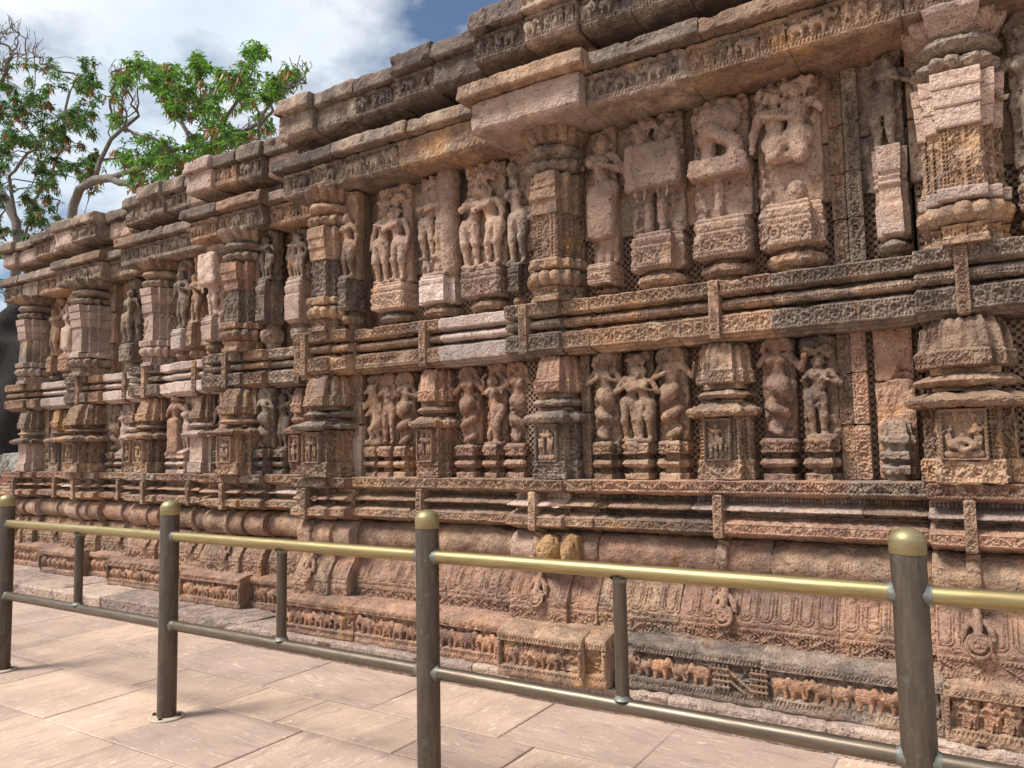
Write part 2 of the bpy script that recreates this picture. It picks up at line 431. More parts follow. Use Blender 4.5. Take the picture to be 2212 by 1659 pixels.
# ------------------------------------------------------------------ carving patterns (metres of relief)
def ridged(x, y, f, seed=0.0):
    sh_ = np.shape(x); Q = np.stack([np.ravel(x) * f, np.ravel(y) * f, np.full(np.size(x), seed)], 1)
    return 1 - 2.2 * np.abs(vnoise(Q).reshape(sh_))

def P_beads(x, v, H, rows=(0.10, 0.90), pitch=0.0175, amp=0.005):
    h = np.zeros_like(x)
    for r in rows:
        hw = min(0.0075, max(0.0058, 0.05 * H)); k = np.clip(1 - (np.abs(v - r) * H / hw) ** 2, 0, 1)
        h += np.where(k > 0, -0.0065 + (amp + 0.006) * np.sqrt(k) * np.sqrt(np.clip(0.25 + np.cos(2 * np.pi * x / pitch), 0, 1)), 0)
    return h

def P_scroll(x, v, H, amp=0.010, p=None, phase=0.0, beads=True):
    p = p or H * 1.35
    q = (x / p + phase); k = np.floor(q); f = q - k - 0.5
    up = np.where(np.mod(k, 2) == 0, 1.0, -1.0)
    yy = (v - 0.5) * H * up; xx = f * p
    r = np.hypot(xx, yy); a = np.arctan2(yy, xx)
    R = H * 0.33
    spir = np.cos(2 * np.pi * (r / (R * 0.62)) - a)
    core = np.where(r < R * 1.12, np.clip(spir * 1.4, -1, 1), 0)
    vine = np.exp(-((yy + 0.30 * H * np.cos(np.pi * f)) / (0.05 * H + 0.003)) ** 2)
    leaf = np.cos(xx * 2 * np.pi / (0.2 * H)) * np.cos(yy * 2 * np.pi / (0.22 * H))
    h = amp * (0.75 * core + 0.9 * vine + np.where(r >= R * 1.12, 0.5 * leaf, 0)) - amp * 0.9
    h = h + amp * 0.55 * ridged(x, v * H, 75.0, 3.3)
    inn = (v > 0.19) & (v < 0.81) if beads else (v > 0.06) & (v < 0.94)
    h = np.where(inn, h, 0.0)
    if beads: h = h + P_beads(x, v, H)
    return h

def P_roundel(x, v, H, amp=0.012, beads=True, phase=0.0):
    p = H * 0.80
    q = x / p + phase; k = np.floor(q); f = (q - k - 0.5)
    xx = f * p; yy = (v - 0.5) * H; r = np.hypot(xx, yy); a = np.arctan2(yy, xx)
    R = H * 0.29
    ring = np.exp(-((r - R) / (0.055 * H)) ** 2)
    c = np.cos(a * 3 + k * 2.1) * np.cos(r / R * 5.0)
    h = amp * (1.15 * ring + np.where(r < R * 0.8, 0.75 * c, 0)) - amp
    h = h + amp * 0.4 * ridged(x, v * H, 80.0, 7.7)
    h = np.where((v > 0.18) & (v < 0.82), h, 0)
    if beads: h = h + P_beads(x, v, H, rows=(0.09, 0.91))
    return h

def P_petals(x, v, H, p=0.105):
    q = x / p; k = np.floor(q); f = np.abs(q - k - 0.5) * p
    yy = v * H
    bot = 0.035
    d = np.where(yy > bot + 0.035, f, np.hypot(f, yy - bot - 0.035))
    h = np.zeros_like(x)
    for r0 in (0.042, 0.026):
        h -= 0.010 * np.exp(-((d - r0) / 0.0042) ** 2)
    h += 0.004 * np.exp(-((f - 0.050) / 0.004) ** 2) * (np.cos(2 * np.pi * yy / 0.016) > 0)
    return np.where(yy > 0.01, h, 0) * np.clip((1 - v) * 4, 0, 1)

def P_frieze(x, v, H):
    """frame of beads round sunk panels"""
    h = np.where((v > 0.24) & (v < 0.79), -0.042 + 0.020 * np.clip(ridged(x, v * H, 38.0, 1.3) + 0.9 * (v - 0.5), -0.2, 1), 0.0)
    h = h + P_beads(x, v, H, rows=(0.165, 0.875), pitch=0.018, amp=0.005)
    return h

def P_figs(x, v, H):
    h = np.where((v > 0.20) & (v < 0.86), -0.026 + 0.012 * np.clip(ridged(x, v * H, 42.0, 5.3), -0.3, 1), 0.0)
    return h + P_beads(x, v, H, rows=(0.10,), pitch=0.019, amp=0.006)

def P_dots(x, v, H, p=0.021):
    return np.where((np.mod(x / p, 1) < 0.5) & (np.mod(v * H / p, 1) < 0.5), -0.014, 0.0)

# ------------------------------------------------------------------ swept stone course
def stone_course(name, x0, x1, yoff, prof, mat, parent, pats=(), res=None, wear=0.0045, chip=0.012, seed=0, smooth=False, crust=None, ends=0.16, soft=0.005, tilt=0.0, jit=0.0):
    xm = (x0 + x1) / 2
    res = res or res_at(xm, yoff, .0022 if pats else .0028)
    pr = resample_prof(soften(prof, soft), res, 0)
    xs = np.linspace(x0, x1, max(3, int((x1 - x0) / res) + 1))
    if pats:
        fx = min(res, 0.0064 * max(1.0, math.hypot(xm, yoff) / 4.4) ** 1.25)
        xs = np.linspace(x0, x1, max(3, int((x1 - x0) / fx) + 1))
    T = np.gradient(pr, axis=0); nrm = np.stack([-T[:, 1], T[:, 0]], 1)  # (dy,dz) -> outward: going up along front => normal -y
    nrm /= np.linalg.norm(nrm, axis=1, keepdims=True) + 1e-9
    X = np.broadcast_to(xs[:, None], (len(xs), len(pr))); Yl = np.broadcast_to(pr[None, :, 0], X.shape) + yoff; Z = np.broadcast_to(pr[None, :, 1], X.shape)
    NY = np.broadcast_to(nrm[None, :, 0], X.shape); NZ = np.broadcast_to(nrm[None, :, 1], X.shape)
    P = np.stack([X, Yl, Z], -1).reshape(-1, 3)
    d = wear * (1.3 * fbm(P, 9.0, 2, seed) + 0.8 * fbm(P, 34.0, 2, seed + 3)).reshape(X.shape)
    if chip:
        c = fbm(P, 5.5, 3, seed + 9).reshape(X.shape)
        cm = sstep(0.22, 0.55, c)
        d = d - cm * chip * (1 + 0.7 * fbm(P, 26.0, 2, seed + 5).reshape(X.shape))
    else:
        cm = np.zeros(X.shape)
    if crust is None: crust = 0.0 if (smooth or mat in (M_PINK, M_PALE, M_KERB)) else 0.0065
    if crust: d = d + crust * (np.abs(vnoise(P * 46.0)) * -2 + .5 + .6 * vnoise(P * 21.0 + 9)).reshape(X.shape) * np.clip(.35 + 1.2 * fbm(P, 3.0, 2, seed + 1).reshape(X.shape), .15, 1)
    for zl, zh, fn in pats:
        v = (Z - zl) / (zh - zl)
        msk = (NY < -0.45) & (v >= 0) & (v <= 1)
        h = fn(X, v, zh - zl) * np.clip(1 - 1.1 * cm, 0, 1)
        fade = np.clip(np.minimum(X - x0, x1 - X) / 0.012, 0, 1)
        d = d + np.where(msk, h * fade, 0)
    # worn vertical arrises at both ends
    e = np.minimum(X - x0, x1 - X); d = d - 0.006 * np.exp(-e / 0.006)
    G = np.stack([X, Yl + NY * d, Z + NZ * d + (X - xm) * tilt], -1)
    mb = MB(); mb.grid(G)
    yb = yoff + float(pr[:, 0].max())
    for k, fl in ((0, False), (-1, True)):
        edge = G[k]
        nk = 5
        t = (np.linspace(0, 1, nk) ** 1.6)[:, None]
        lim = np.minimum(edge[:, 1] + ends, yb)
        Cp = np.stack([np.broadcast_to(edge[None, :, 0], (nk, len(edge))), edge[None, :, 1] + t * (lim - edge[:, 1])[None], np.broadcast_to(edge[None, :, 2], (nk, len(edge)))], -1).copy()
        w = 0.5 * wear * fbm(Cp.reshape(-1, 3), 18.0, 2, seed + 2).reshape(nk, -1)
        w[0] = 0; Cp[:, :, 0] += w
        mb.grid(Cp, flip=fl)
    loc = (xm, yoff, float(pr[0, 1]))
    return mb.build(name, mat, parent, loc, smooth)

# ------------------------------------------------------------------ lofted pilaster piece
STEP5 = [(-1, 1), (-1, .52), (-.80, .52), (-.80, .24), (-.52, .24), (-.52, 0), (.52, 0), (.52, .24), (.80, .24), (.80, .52), (1, .52), (1, 1)]
STEP3 = [(-1, 1), (-1, .34), (-.68, .34), (-.68, 0), (.68, 0), (.68, .34), (1, .34), (1, 1)]
RECT = [(-1, 1), (-1, .10), (-.9, 0), (.9, 0), (1, .10), (1, 1)]
def _lobes(n=7, d=0.16):
    o = [(-1, 1)]
    for k in range(n * 6 + 1):
        a = math.pi * (k / (n * 6)); r = 1 - d * (1 - abs(math.sin(a * n)))
        o.append((-math.cos(a) * r, 0.62 - math.sin(a) * 0.62 * r))
    return o + [(1, 1)]
LOBE = _lobes()
ROUND = [(-1, 1)] + [(-math.cos(math.pi * k / 16), .8 - .8 * math.sin(math.pi * k / 16)) for k in range(17)] + [(1, 1)]

def loft(name, parent, cx, yb, prof, dep, plan, mat, pat=None, res=None, wear=0.004, chip=0.010, seed=0, smooth=False, soft=0.005):
    """prof = [(z, half_width)], dep = depth out of the wall for width 1*half_width (function or factor)"""
    res = res or res_at(cx, yb)
    pr = resample(soften(prof, soft), res)
    wmax = max(p[1] for p in prof)
    pl = resample(np.array(plan, float) * np.array([wmax, wmax * 1.2]), res * (0.8 if pat else 1.0)) / np.array([wmax, wmax * 1.2])
    tl = np.concatenate([[0], np.cumsum(np.linalg.norm(np.diff(pl * np.array([wmax, wmax]), axis=0), axis=1))])
    n, m = len(pl), len(pr)
    W = pr[None, :, 1]; Z = np.broadcast_to(pr[None, :, 0], (n, m))
    D = dep(W) if callable(dep) else W * dep
    X = cx + pl[:, None, 0] * W; Y = yb - (1 - pl[:, None, 1]) * D
    G = np.stack([X, Y, Z], -1)
    Gu = np.gradient(G, axis=0); Gv = np.gradient(G, axis=1)
    Nn = np.cross(Gu, Gv); Nn /= np.linalg.norm(Nn, axis=-1, keepdims=True) + 1e-9
    if (Nn[..., 1].mean()) > 0: Nn = -Nn
    P = G.reshape(-1, 3)
    d = wear * (1.2 * fbm(P, 10.0, 2, seed) + 0.8 * fbm(P, 36.0, 2, seed + 3)).reshape(n, m)
    if mat not in (M_PINK, M_PALE): d = d + 0.0075 * (np.abs(vnoise(P * 46.0)) * -2 + .5 + .6 * vnoise(P * 21.0 + 9)).reshape(n, m) * np.clip(.45 + 1.2 * fbm(P, 3.0, 2, seed + 1).reshape(n, m), .2, 1)
    if chip:
        c = sstep(0.22, 0.55, fbm(P, 6.0, 3, seed + 9).reshape(n, m)); d -= c * chip
        if pat is not None: d += pat(np.broadcast_to(tl[:, None], (n, m)), Z) * (1 - c)
    elif pat is not None:
        d += pat(np.broadcast_to(tl[:, None], (n, m)), Z)
    G = G + Nn * d[..., None]
    mb = MB(); mb.grid(G)
    for k, fl in ((0, True), (m - 1, False)):     # lids
        ring = G[:, k]; c = np.array([cx, yb, ring[:, 2].mean()])
        t = np.linspace(0, 1, 4)[:, None, None]
        mb.grid(ring[None] * (1 - t) + c * t, flip=fl)
    return mb.build(name, mat, parent, (cx, yb, pr[0, 0]), smooth)

def PT_shaft(t, z):
    p = 0.021
    hole = (np.mod(t / p, 1) < .5) & (np.mod(z / p, 1) < .5)
    strip = np.mod(t / 0.092, 1)
    h = np.where((strip < .30), np.where(hole, -0.016, 0.0), 0)
    s = P_scroll(z, (strip - .34) / .62, 0.058, amp=0.010, p=0.075, beads=False)
    return h + np.where((strip > .34) & (strip < .96), s, 0)
def PT_box(H0, H1):
    def f(t, z):
        v = (z - H0) / (H1 - H0)
        return np.where((v > 0) & (v < 1), P_scroll(t, np.clip(v, 0, 1), H1 - H0, amp=0.010), 0)
    return f
def PT_flute(t, z):
    return 0.010 * np.abs(np.sin(t / 0.055 * np.pi)) - 0.006

# ------------------------------------------------------------------ signed distance sculpture
class SDF:
    def __init__(s, h): s.h = h; s.P = []
    def cap(s, a, b, ra, rb=None): s.P.append(('c', np.array(a, float), np.array(b, float), ra, ra if rb is None else rb)); return s
    def ell(s, c, r): s.P.append(('e', np.array(c, float), np.array(r if hasattr(r, '__len__') else (r, r, r), float))); return s
    def box(s, c, hs, r=0.008): s.P.append(('b', np.array(c, float), np.array(hs, float), r)); return s
    def chain(s, pts, rs):
        rs = list(rs) if hasattr(rs, '__len__') else [rs] * len(pts)
        for a, b, r0, r1 in zip(pts[:-1], pts[1:], rs[:-1], rs[1:]): s.cap(a, b, r0, r1)
        return s
    def mesh(s, k=0.012, noise=0.006, seed=0, nsc=26.0):
        lo = np.full(3, 1e9); hi = -lo
        for p in s.P:
            if p[0] == 'c': m = max(p[3], p[4]); a = np.minimum(p[1], p[2]) - m; b = np.maximum(p[1], p[2]) + m
            elif p[0] == 'e': a = p[1] - p[2]; b = p[1] + p[2]
            else: a = p[1] - p[2] - p[3]; b = p[1] + p[2] + p[3]
            lo = np.minimum(lo, a); hi = np.maximum(hi, b)
        h = s.h; lo -= 3 * h; hi += 3 * h
        n = np.ceil((hi - lo) / h).astype(int) + 1
        f = np.full(n, 0.2, np.float32)
        ax = [lo[i] + h * np.arange(n[i]) for i in range(3)]
        mg = 2.5 * k + 3 * h
        for p in s.P:
            if p[0] == 'c': m = max(p[3], p[4]); a = np.minimum(p[1], p[2]) - m; b = np.maximum(p[1], p[2]) + m
            elif p[0] == 'e': a = p[1] - p[2]; b = p[1] + p[2]
            else: a = p[1] - p[2] - p[3]; b = p[1] + p[2] + p[3]
            i0 = np.maximum(((a - mg - lo) / h).astype(int), 0); i1 = np.minimum(((b + mg - lo) / h).astype(int) + 2, n)
            sl = tuple(slice(i0[i], i1[i]) for i in range(3))
            X, Y, Z = np.meshgrid(*[ax[i][sl[i]] for i in range(3)], indexing='ij')
            if p[0] == 'c':
                ba = p[2] - p[1]; L = ba @ ba + 1e-12
                t = np.clip(((X - p[1][0]) * ba[0] + (Y - p[1][1]) * ba[1] + (Z - p[1][2]) * ba[2]) / L, 0, 1)
                d = np.sqrt((X - p[1][0] - t * ba[0]) ** 2 + (Y - p[1][1] - t * ba[1]) ** 2 + (Z - p[1][2] - t * ba[2]) ** 2) - (p[3] + (p[4] - p[3]) * t)
            elif p[0] == 'e':
                q = np.sqrt(((X - p[1][0]) / p[2][0]) ** 2 + ((Y - p[1][1]) / p[2][1]) ** 2 + ((Z - p[1][2]) / p[2][2]) ** 2)
                d = (q - 1) * p[2].min()
            else:
                qx, qy, qz = np.abs(X - p[1][0]) - p[2][0], np.abs(Y - p[1][1]) - p[2][1], np.abs(Z - p[1][2]) - p[2][2]
                d = np.sqrt(np.maximum(qx, 0) ** 2 + np.maximum(qy, 0) ** 2 + np.maximum(qz, 0) ** 2) + np.minimum(np.maximum(qx, np.maximum(qy, qz)), 0) - p[3]
            g = f[sl]
            hh = np.clip(0.5 + 0.5 * (g - d) / k, 0, 1)
            f[sl] = g + (d - g) * hh - k * hh * (1 - hh)
        if noise:
            near = np.abs(f) < 4 * h + noise
            I = np.argwhere(near); Q = lo + I * h
            f[near] += noise * (fbm(Q, nsc * 0.45, 2, seed) + 0.7 * fbm(Q, nsc * 1.5, 2, seed + 4)).astype(np.float32) + min(noise, .006) * 0.9 * (2 * np.abs(vnoise(np.asarray(Q) * 55.0 + seed)) - .5).astype(np.float32)
        f[0] = f[-1] = 0.1; f[:, 0] = f[:, -1] = 0.1; f[:, :, 0] = f[:, :, -1] = 0.1
        return surface_nets(f, lo, h)

def surface_nets(f, lo, h):
    n = f.shape; s = f < 0
    def c(A, i, j, k): return A[i:n[0] - 1 + i, j:n[1] - 1 + j, k:n[2] - 1 + k]
    cnt = sum(c(s, i, j, k).astype(np.int8) for i in (0, 1) for j in (0, 1) for k in (0, 1))
    mask = (cnt > 0) & (cnt < 8)
    idx = np.full(mask.shape, -1, np.int64); M = int(mask.sum()); idx[mask] = np.arange(M)
    cell = np.argwhere(mask)
    pos = np.zeros((M, 3)); num = np.zeros(M)
    cs = [(i, j, k) for i in (0, 1) for j in (0, 1) for k in (0, 1)]
    val = {q: c(f, *q)[mask] for q in cs}
    for a in cs:
        for ax in range(3):
            if a[ax] == 1: continue
            b = list(a); b[ax] = 1; b = tuple(b)
            fa, fb = val[a], val[b]; cr = (fa < 0) != (fb < 0)
            t = np.where(cr, fa / (fa - fb + 1e-12), 0)
            p = np.array(a, float)[None] + t[:, None] * (np.array(b) - np.array(a))[None]
            pos += np.where(cr[:, None], p, 0); num += cr
    V = lo + h * (cell + pos / num[:, None])
    Fs = []
    for ax in range(3):
        u, v = (ax + 1) % 3, (ax + 2) % 3
        sa = [slice(None)] * 3; sb = [slice(None)] * 3
        sa[ax] = slice(0, n[ax] - 1); sb[ax] = slice(1, n[ax])
        for q in (u, v): sa[q] = slice(1, n[q] - 1); sb[q] = slice(1, n[q] - 1)
        A, B = s[tuple(sa)], s[tuple(sb)]
        E = np.argwhere(A != B)
        if not len(E): continue
        fl = A[A != B]
        base = E.copy(); base[:, u] += 1; base[:, v] += 1
        def g(du, dv):
            q = base.copy(); q[:, u] += du; q[:, v] += dv
            return idx[q[:, 0], q[:, 1], q[:, 2]]
        Q = np.stack([g(-1, -1), g(0, -1), g(0, 0), g(-1, 0)], 1)
        Q[~fl] = Q[~fl][:, ::-1]
        Fs.append(Q)
    return V, np.vstack(Fs)

ARM = {'down': ((.045, .0, -.16), (.05, .035, -.31)), 'hip': ((.10, -.01, -.13), (.03, .05, -.25)), 'chest': ((.075, .02, -.15), (-.035, .095, -.10)),
       'up': ((.10, 0, .09), (-.01, .0, .23)), 'hold': ((.085, .02, -.14), (.12, .08, -.03)), 'stump': ((.05, .0, -.08), (.05, .0, -.09)), 'hug': ((.02, .08, -.10), (-.13, .10, -.06))}

def human(S, x, y, z, s, L='down', Rr='down', sway=0.0, female=True, head=True, legs=True, crown=True, cross=0.0, turn=0.0, wide=1.38):
    """x = centre, y = out of wall, z = feet, s = height; +y towards the viewer"""
    H_ = s; p = lambda a, b, c: (x + a * H_ * wide, y + b * H_ * 1.15, z + c * H_)
    s = s * 1.25
    hx = sway * .05; sx = -sway * .025; kx = -sway * .02
    # hips, belly, chest, neck
    S.cap(p(hx - .028, 0, .515), p(hx + .028, 0, .515), .074 * s)
    S.cap(p(hx, 0, .52), p(sx * .3, .004, .62), .068 * s, .052 * s)
    S.cap(p(sx * .3, .004, .62), p(sx, .0, .765), .052 * s, .075 * s)
    S.cap(p(sx - .07, 0, .80), p(sx + .07, 0, .80), .043 * s)
    S.cap(p(sx, 0, .80), p(sx + turn * .01, .01, .88), .033 * s)
    if female:
        for q in (-1, 1): S.ell(p(sx + q * .046, .062, .755), .040 * s)
    S.cap(p(hx - .06, .03, .50), p(hx + .06, .03, .50), .030 * s)      # girdle
    for q in (-1, 1):
        S.chain([p(hx + q * .02, .07, .50), p(hx + q * .035, .075, .42), p(hx + q * .02, .07, .36)], .010 * s); S.ell(p(sx + q * .12, .02, .745), .022 * s)
    S.chain([p(sx - .05, .05, .83), p(sx, .08, .79), p(sx + .05, .05, .83)], .011 * s)
    if head:
        hc = (sx + turn * .02)
        S.ell(p(hc, .02, .918), (.052 * s, .058 * s, .066 * s))
        S.cap(p(hc + turn * .02, .075, .93), p(hc + turn * .022, .083, .905), .011 * s)
        S.cap(p(hc - .02, .066, .885), p(hc + .02, .066, .885), .012 * s)
        for q in (-1, 1): S.ell(p(hc + q * .056, .01, .905), (.016 * s, .02 * s, .032 * s))
        if crown:
            S.ell(p(hc, .0, .985), (.040 * s, .045 * s, .035 * s)); S.ell(p(hc - .045 * (1 if turn >= 0 else -1), -.01, .955), .034 * s)
        else:
            S.ell(p(hc, .0, .955), (.062 * s, .055 * s, .05 * s))
    for q, a in ((-1, L), (1, Rr)):
        if not a: continue
        e, hnd = ARM[a]; sh = (sx + q * .098, 0, .80)
        el = (sh[0] + q * e[0], e[1], sh[2] + e[2]); ha = (sh[0] + q * hnd[0], hnd[1], sh[2] + hnd[2])
        S.cap(p(*sh), p(*el), .034 * s, .027 * s)
        if a != 'stump':
            S.cap(p(*el), p(*ha), .027 * s, .020 * s)
            dv = np.array(ha) - np.array(el); dv /= np.linalg.norm(dv) + 1e-9
            tip = np.array(ha) + dv * .045
            S.cap(p(*ha), p(*tip), .021 * s, .013 * s); S.cap(p(*ha), p(*(np.array(ha) + dv * .025 + np.array((q * -.02, .012, .01)))), .010 * s)
    if legs:
        for q in (-1, 1):
            kn = (hx + q * (.05 - cross * .05) + kx, .03 + (.02 if q * sway > 0 else 0), .285); an = (hx * .4 + q * (.048 - cross * .075), .005, .045)
            S.cap(p(hx + q * .045, 0, .49), p(*kn), .062 * s, .043 * s)
            S.cap(p(*kn), p(*an), .041 * s, .026 * s)
            S.cap(p(*an), p(an[0] + q * .018, .07, .018), .024 * s, .019 * s)
    return S

def canopy(S, x, y, z, w, seed):
    r = random.Random(seed)
    for k in range(11):
        a = r.uniform(-1, 1); S.ell((x + a * w, y + r.uniform(-.01, .03), z + r.uniform(-.35, .5) * w * (1 - .5 * a * a)), (w * r.uniform(.22, .34), .03 + r.uniform(0, .02), w * r.uniform(.16, .3)))
    for k in range(6):
        a = r.uniform(-1, 1); S.cap((x + a * w * .5, y + .03, z), (x + a * w * 1.05, y + .035, z - w * r.uniform(.25, .6)), .018, .009)

def naga(S, x, y, z, H, arms=('chest', 'chest'), hood=True, head=True, female=True, rnd=0, broken=False):
    """serpent-bodied figure: human to the waist, coils below"""
    s = H * 0.93; r = random.Random(rnd)
    # the human half is drawn with feet level shifted down so that hips sit at 0.55 H
    human(S, x, y, z + H * 0.08, s, arms[0], arms[1], sway=r.uniform(-.6, .6), female=female, head=head, legs=False)
    pts = []; sgn = r.choice((-1, 1)); n_ = 46
    for k in range(n_):
        t = k / (n_ - 1); ph = sgn * (-1.2 + t * 2.25 * 2 * math.pi)
        amp = .082 * H * min(1, .35 + 2.2 * t) * (1 - .1 * t)
        pts.append((x + math.sin(ph) * amp, y + .01 * H + .062 * H * math.cos(ph), z + H * (.56 - .50 * t)))
    S.chain(pts, [H * (.072 - .040 * (k / (n_ - 1)) ** .8) for k in range(n_)])
    S.cap((x, y - .03 * H, z + .5 * H), (x, y - .03 * H, z + .02 * H), .058 * H, .05 * H)
    if hood:
        hz = z + .92 * H
        S.ell((x, y - .03 * H, hz - .01), (.135 * H, .03 * H, .14 * H))
        for k in range(7):
            a = math.pi * (0.02 + k / 6 * .96)
            S.ell((x + math.cos(a) * .135 * H, y + .015 * H, hz + math.sin(a) * .125 * H - .02 * H), (.036 * H, .04 * H, .042 * H))
    return S

def yali(S, x, y, z, H, q=1):
    p = lambda a, b, c: (x + q * a * H, y + b * H, z + c * H)
    S.cap(p(.06, 0, .42), p(-.02, .03, .74), .085 * H, .095 * H)
    S.ell(p(-.05, .05, .87), (.085 * H, .08 * H, .085 * H)); S.cap(p(-.07, .08, .86), p(-.15, .09, .83), .045 * H, .032 * H)
    for a in (-.02, .05): S.cap(p(-.03 + a, .05, .93), p(-.02 + a * 1.5, .03, 1.0), .025 * H, .012 * H)
    S.ell(p(.06, .03, .38), (.10 * H, .09 * H, .11 * H))
    S.chain([p(.05, .05, .34), p(-.05, .08, .26), p(-.01, .07, .12), p(-.07, .09, .09)], [.06 * H, .045 * H, .032 * H, .028 * H])
    S.chain([p(.09, .0, .34), p(.03, .02, .22), p(.09, .02, .10)], [.06 * H, .042 * H, .03 * H])
    S.chain([p(-.06, .07, .72), p(-.14, .1, .60), p(-.17, .1, .68)], [.042 * H, .034 * H, .024 * H])
    S.chain([p(-.0, .02, .68), p(-.10, .04, .52), p(-.14, .06, .48)], [.042 * H, .034 * H, .026 * H])
    S.chain([p(.14, 0, .40), p(.17, .02, .52), p(.12, .04, .58), p(.14, .05, .64)], [.022 * H, .018 * H, .018 * H, .024 * H])
    S.ell(p(.0, .02, .06), (.13 * H, .07 * H, .06 * H)); S.ell(p(-.13, .05, .07), (.05 * H, .05 * H, .05 * H))
    for k in range(9): S.ell(p(-.02 + .03 * math.sin(k * 2.4), .085 - .002 * k, .66 + .03 * k), .028 * H)
    return S

def elephant(S, L=0.2, trunk=0, rider=False, up=0):
    p = lambda a, b, c: (a * L, b * L, c * L)
    S.ell(p(-.08, .05, .42), (.27 * L, .15 * L, .21 * L)); S.ell(p(-.22, .05, .40), (.16 * L, .14 * L, .20 * L))
    S.ell(p(.21, .10, .53), (.135 * L, .13 * L, .15 * L)); S.ell(p(.20, .12, .66), (.07 * L, .07 * L, .05 * L))
    S.ell(p(.10, .19, .52), (.085 * L, .025 * L, .12 * L))
    if trunk == 0: S.chain([p(.31, .12, .50), p(.38, .13, .36), p(.37, .13, .20), p(.42, .14, .12), p(.48, .14, .17)], [.07 * L, .055 * L, .042 * L, .035 * L, .03 * L])
    elif trunk == 1: S.chain([p(.31, .12, .50), p(.40, .13, .40), p(.46, .14, .44), p(.47, .14, .58), p(.40, .15, .66)], [.07 * L, .052 * L, .042 * L, .036 * L, .03 * L])
    else: S.chain([p(.31, .12, .50), p(.37, .13, .38), p(.33, .16, .24), p(.25, .17, .22)], [.07 * L, .055 * L, .042 * L, .03 * L])
    S.cap(p(.30, .17, .44), p(.42, .19, .40), .022 * L, .012 * L)
    for a, b, c in ((-.27, .09, .05), (-.16, .02, -.04), (.06, .10, .04), (.14, .03, -.05)):
        S.chain([p(a, b, .34), p(a + c, b + .01, .17), p(a + c * .6, b + .01, .03)], [.085 * L, .062 * L, .058 * L])
    S.chain([p(-.35, .05, .46), p(-.40, .06, .34), p(-.38, .07, .22)], [.022 * L, .016 * L, .02 * L])
    if rider: human(S, -.03 * L, .07 * L, .46 * L, .46 * L, 'chest', 'hold', legs=False, female=False)
    S.box(p(.02, -.05, .35), p(.42, .03, .36), 0.004)
    return S

# ================================================================== SETTING: ground
ground = MB(); ground.add([(-900, -900, -.03), (900, -900, -.03), (900, 900, -.03), (-900, 900, -.03)], [(0, 1, 2, 3)])
tag(ground.build('ground', M_GROUND), kind='structure')

pav = MB()
pav.add([(-16, -4, -.008), (5, -4, -.008), (5, 4.3, -.008), (-16, 4.3, -.008)], [(0, 1, 2, 3)])
pavement = tag(pav.build('pavement', M_MORTAR), kind='structure')
WLOC[pavement.name] = Vector((0, 0, 0))
def paver(x0, x1, y0, y1, seed):
    r = random.Random(seed)
    n = 0.004
    j = lambda: r.uniform(-.006, .006)
    c = [(x0 + j(), y0 + j()), (x1 + j(), y0 + j()), (x1 + j(), y1 + j()), (x0 + j(), y1 + j())]
    cx, cy = (x0 + x1) / 2, (y0 + y1) / 2
    zt = r.uniform(-.001, .001)
    tl = [r.uniform(-.002, .002) for _ in range(4)]
    V = [(px, py, -.02) for px, py in c]
    V += [(px, py, zt + tl[k] - .003) for k, (px, py) in enumerate(c)]
    V += [(px + (cx - px) / abs(cx - px) * .006, py + (cy - py) / abs(cy - py) * .006, zt + tl[k]) for k, (px, py) in enumerate(c)]
    F = []
    for k in range(4):
        l = (k + 1) % 4
        F += [(k, l, 4 + l, 4 + k), (4 + k, 4 + l, 8 + l, 8 + k)]
    F.append((8, 9, 10, 11))
    make('paver', V, F, M_PAVE, pavement, (cx, cy, 0))
y = 4.02; sd = 0
while y > -1.2:
    d = rng.choice((.42, .5, .56, .62)); y0 = y - d
    x = -15.8 + rng.uniform(0, .6)
    while x < 4.2:
        w = rng.uniform(.5, 1.15)
        if math.hypot(x + w / 2, y) < 17: paver(x + .004, x + w - .004, y0 + .004, y - .004, sd); sd += 1
        x += w
    y = y0

# ================================================================== THE TEMPLE WALL
wall = empty('temple_wall', (-4.5, 4.3, 0), label='long carved reddish-brown sandstone temple wall with columns, statues and stepped cornice', cat='wall', kind='thing')

# plan: x from, x to, face of the ledge (smaller y = nearer the viewer)
SEG = [(-10.9, -10.2, 4.86), (-10.2, -9.3, 4.95), (-9.3, -8.65, 4.78), (-8.65, -7.8, 4.87), (-7.8, -7.05, 4.66), (-7.05, -6.3, 4.66),
       (-6.3, -5.5, 4.48), (-5.5, -4.62, 4.58), (-4.62, -4.1, 4.10), (-4.1, -2.67, 4.22), (-2.67, -2.08, 4.12), (-2.08, -0.3, 4.17), (-0.3, 1.6, 4.08)]
def L_at(x):
    for a, b, L in SEG:
        if a <= x < b: return L
    return 4.2
FRZ = [(-10.9, -9.58, 4.87), (-9.55, -8.74, 4.70), (-8.76, -8.0, 4.83), (-7.97, -6.84, 4.60), (-6.86, -6.44, 4.66), (-6.45, -5.60, 4.41), (-5.62, -4.72, 4.51),
       (-4.73, -2.62, 4.06), (-2.63, -2.06, 3.94), (-2.08, -1.93, 3.98), (-1.95, -0.27, 4.07), (-0.28, .8, 4.04)]

def split(a, b, lo=.34, hi=.72):
    o = [a]
    while b - o[-1] > hi * 1.15:
        o.append(o[-1] + rng.uniform(lo, hi))
    if b - o[-1] < lo * .5 and len(o) > 1: o.pop()
    return list(zip(o, o[1:] + [b]))

for a, b, L in SEG:
    cm = MB(); cm.box(a + .01, b - .01, L + .27, 6.2, .1, 4.14)
    cm.build('core_masonry', M_PANEL, wall, ((a + b) / 2, L + .3, .1))

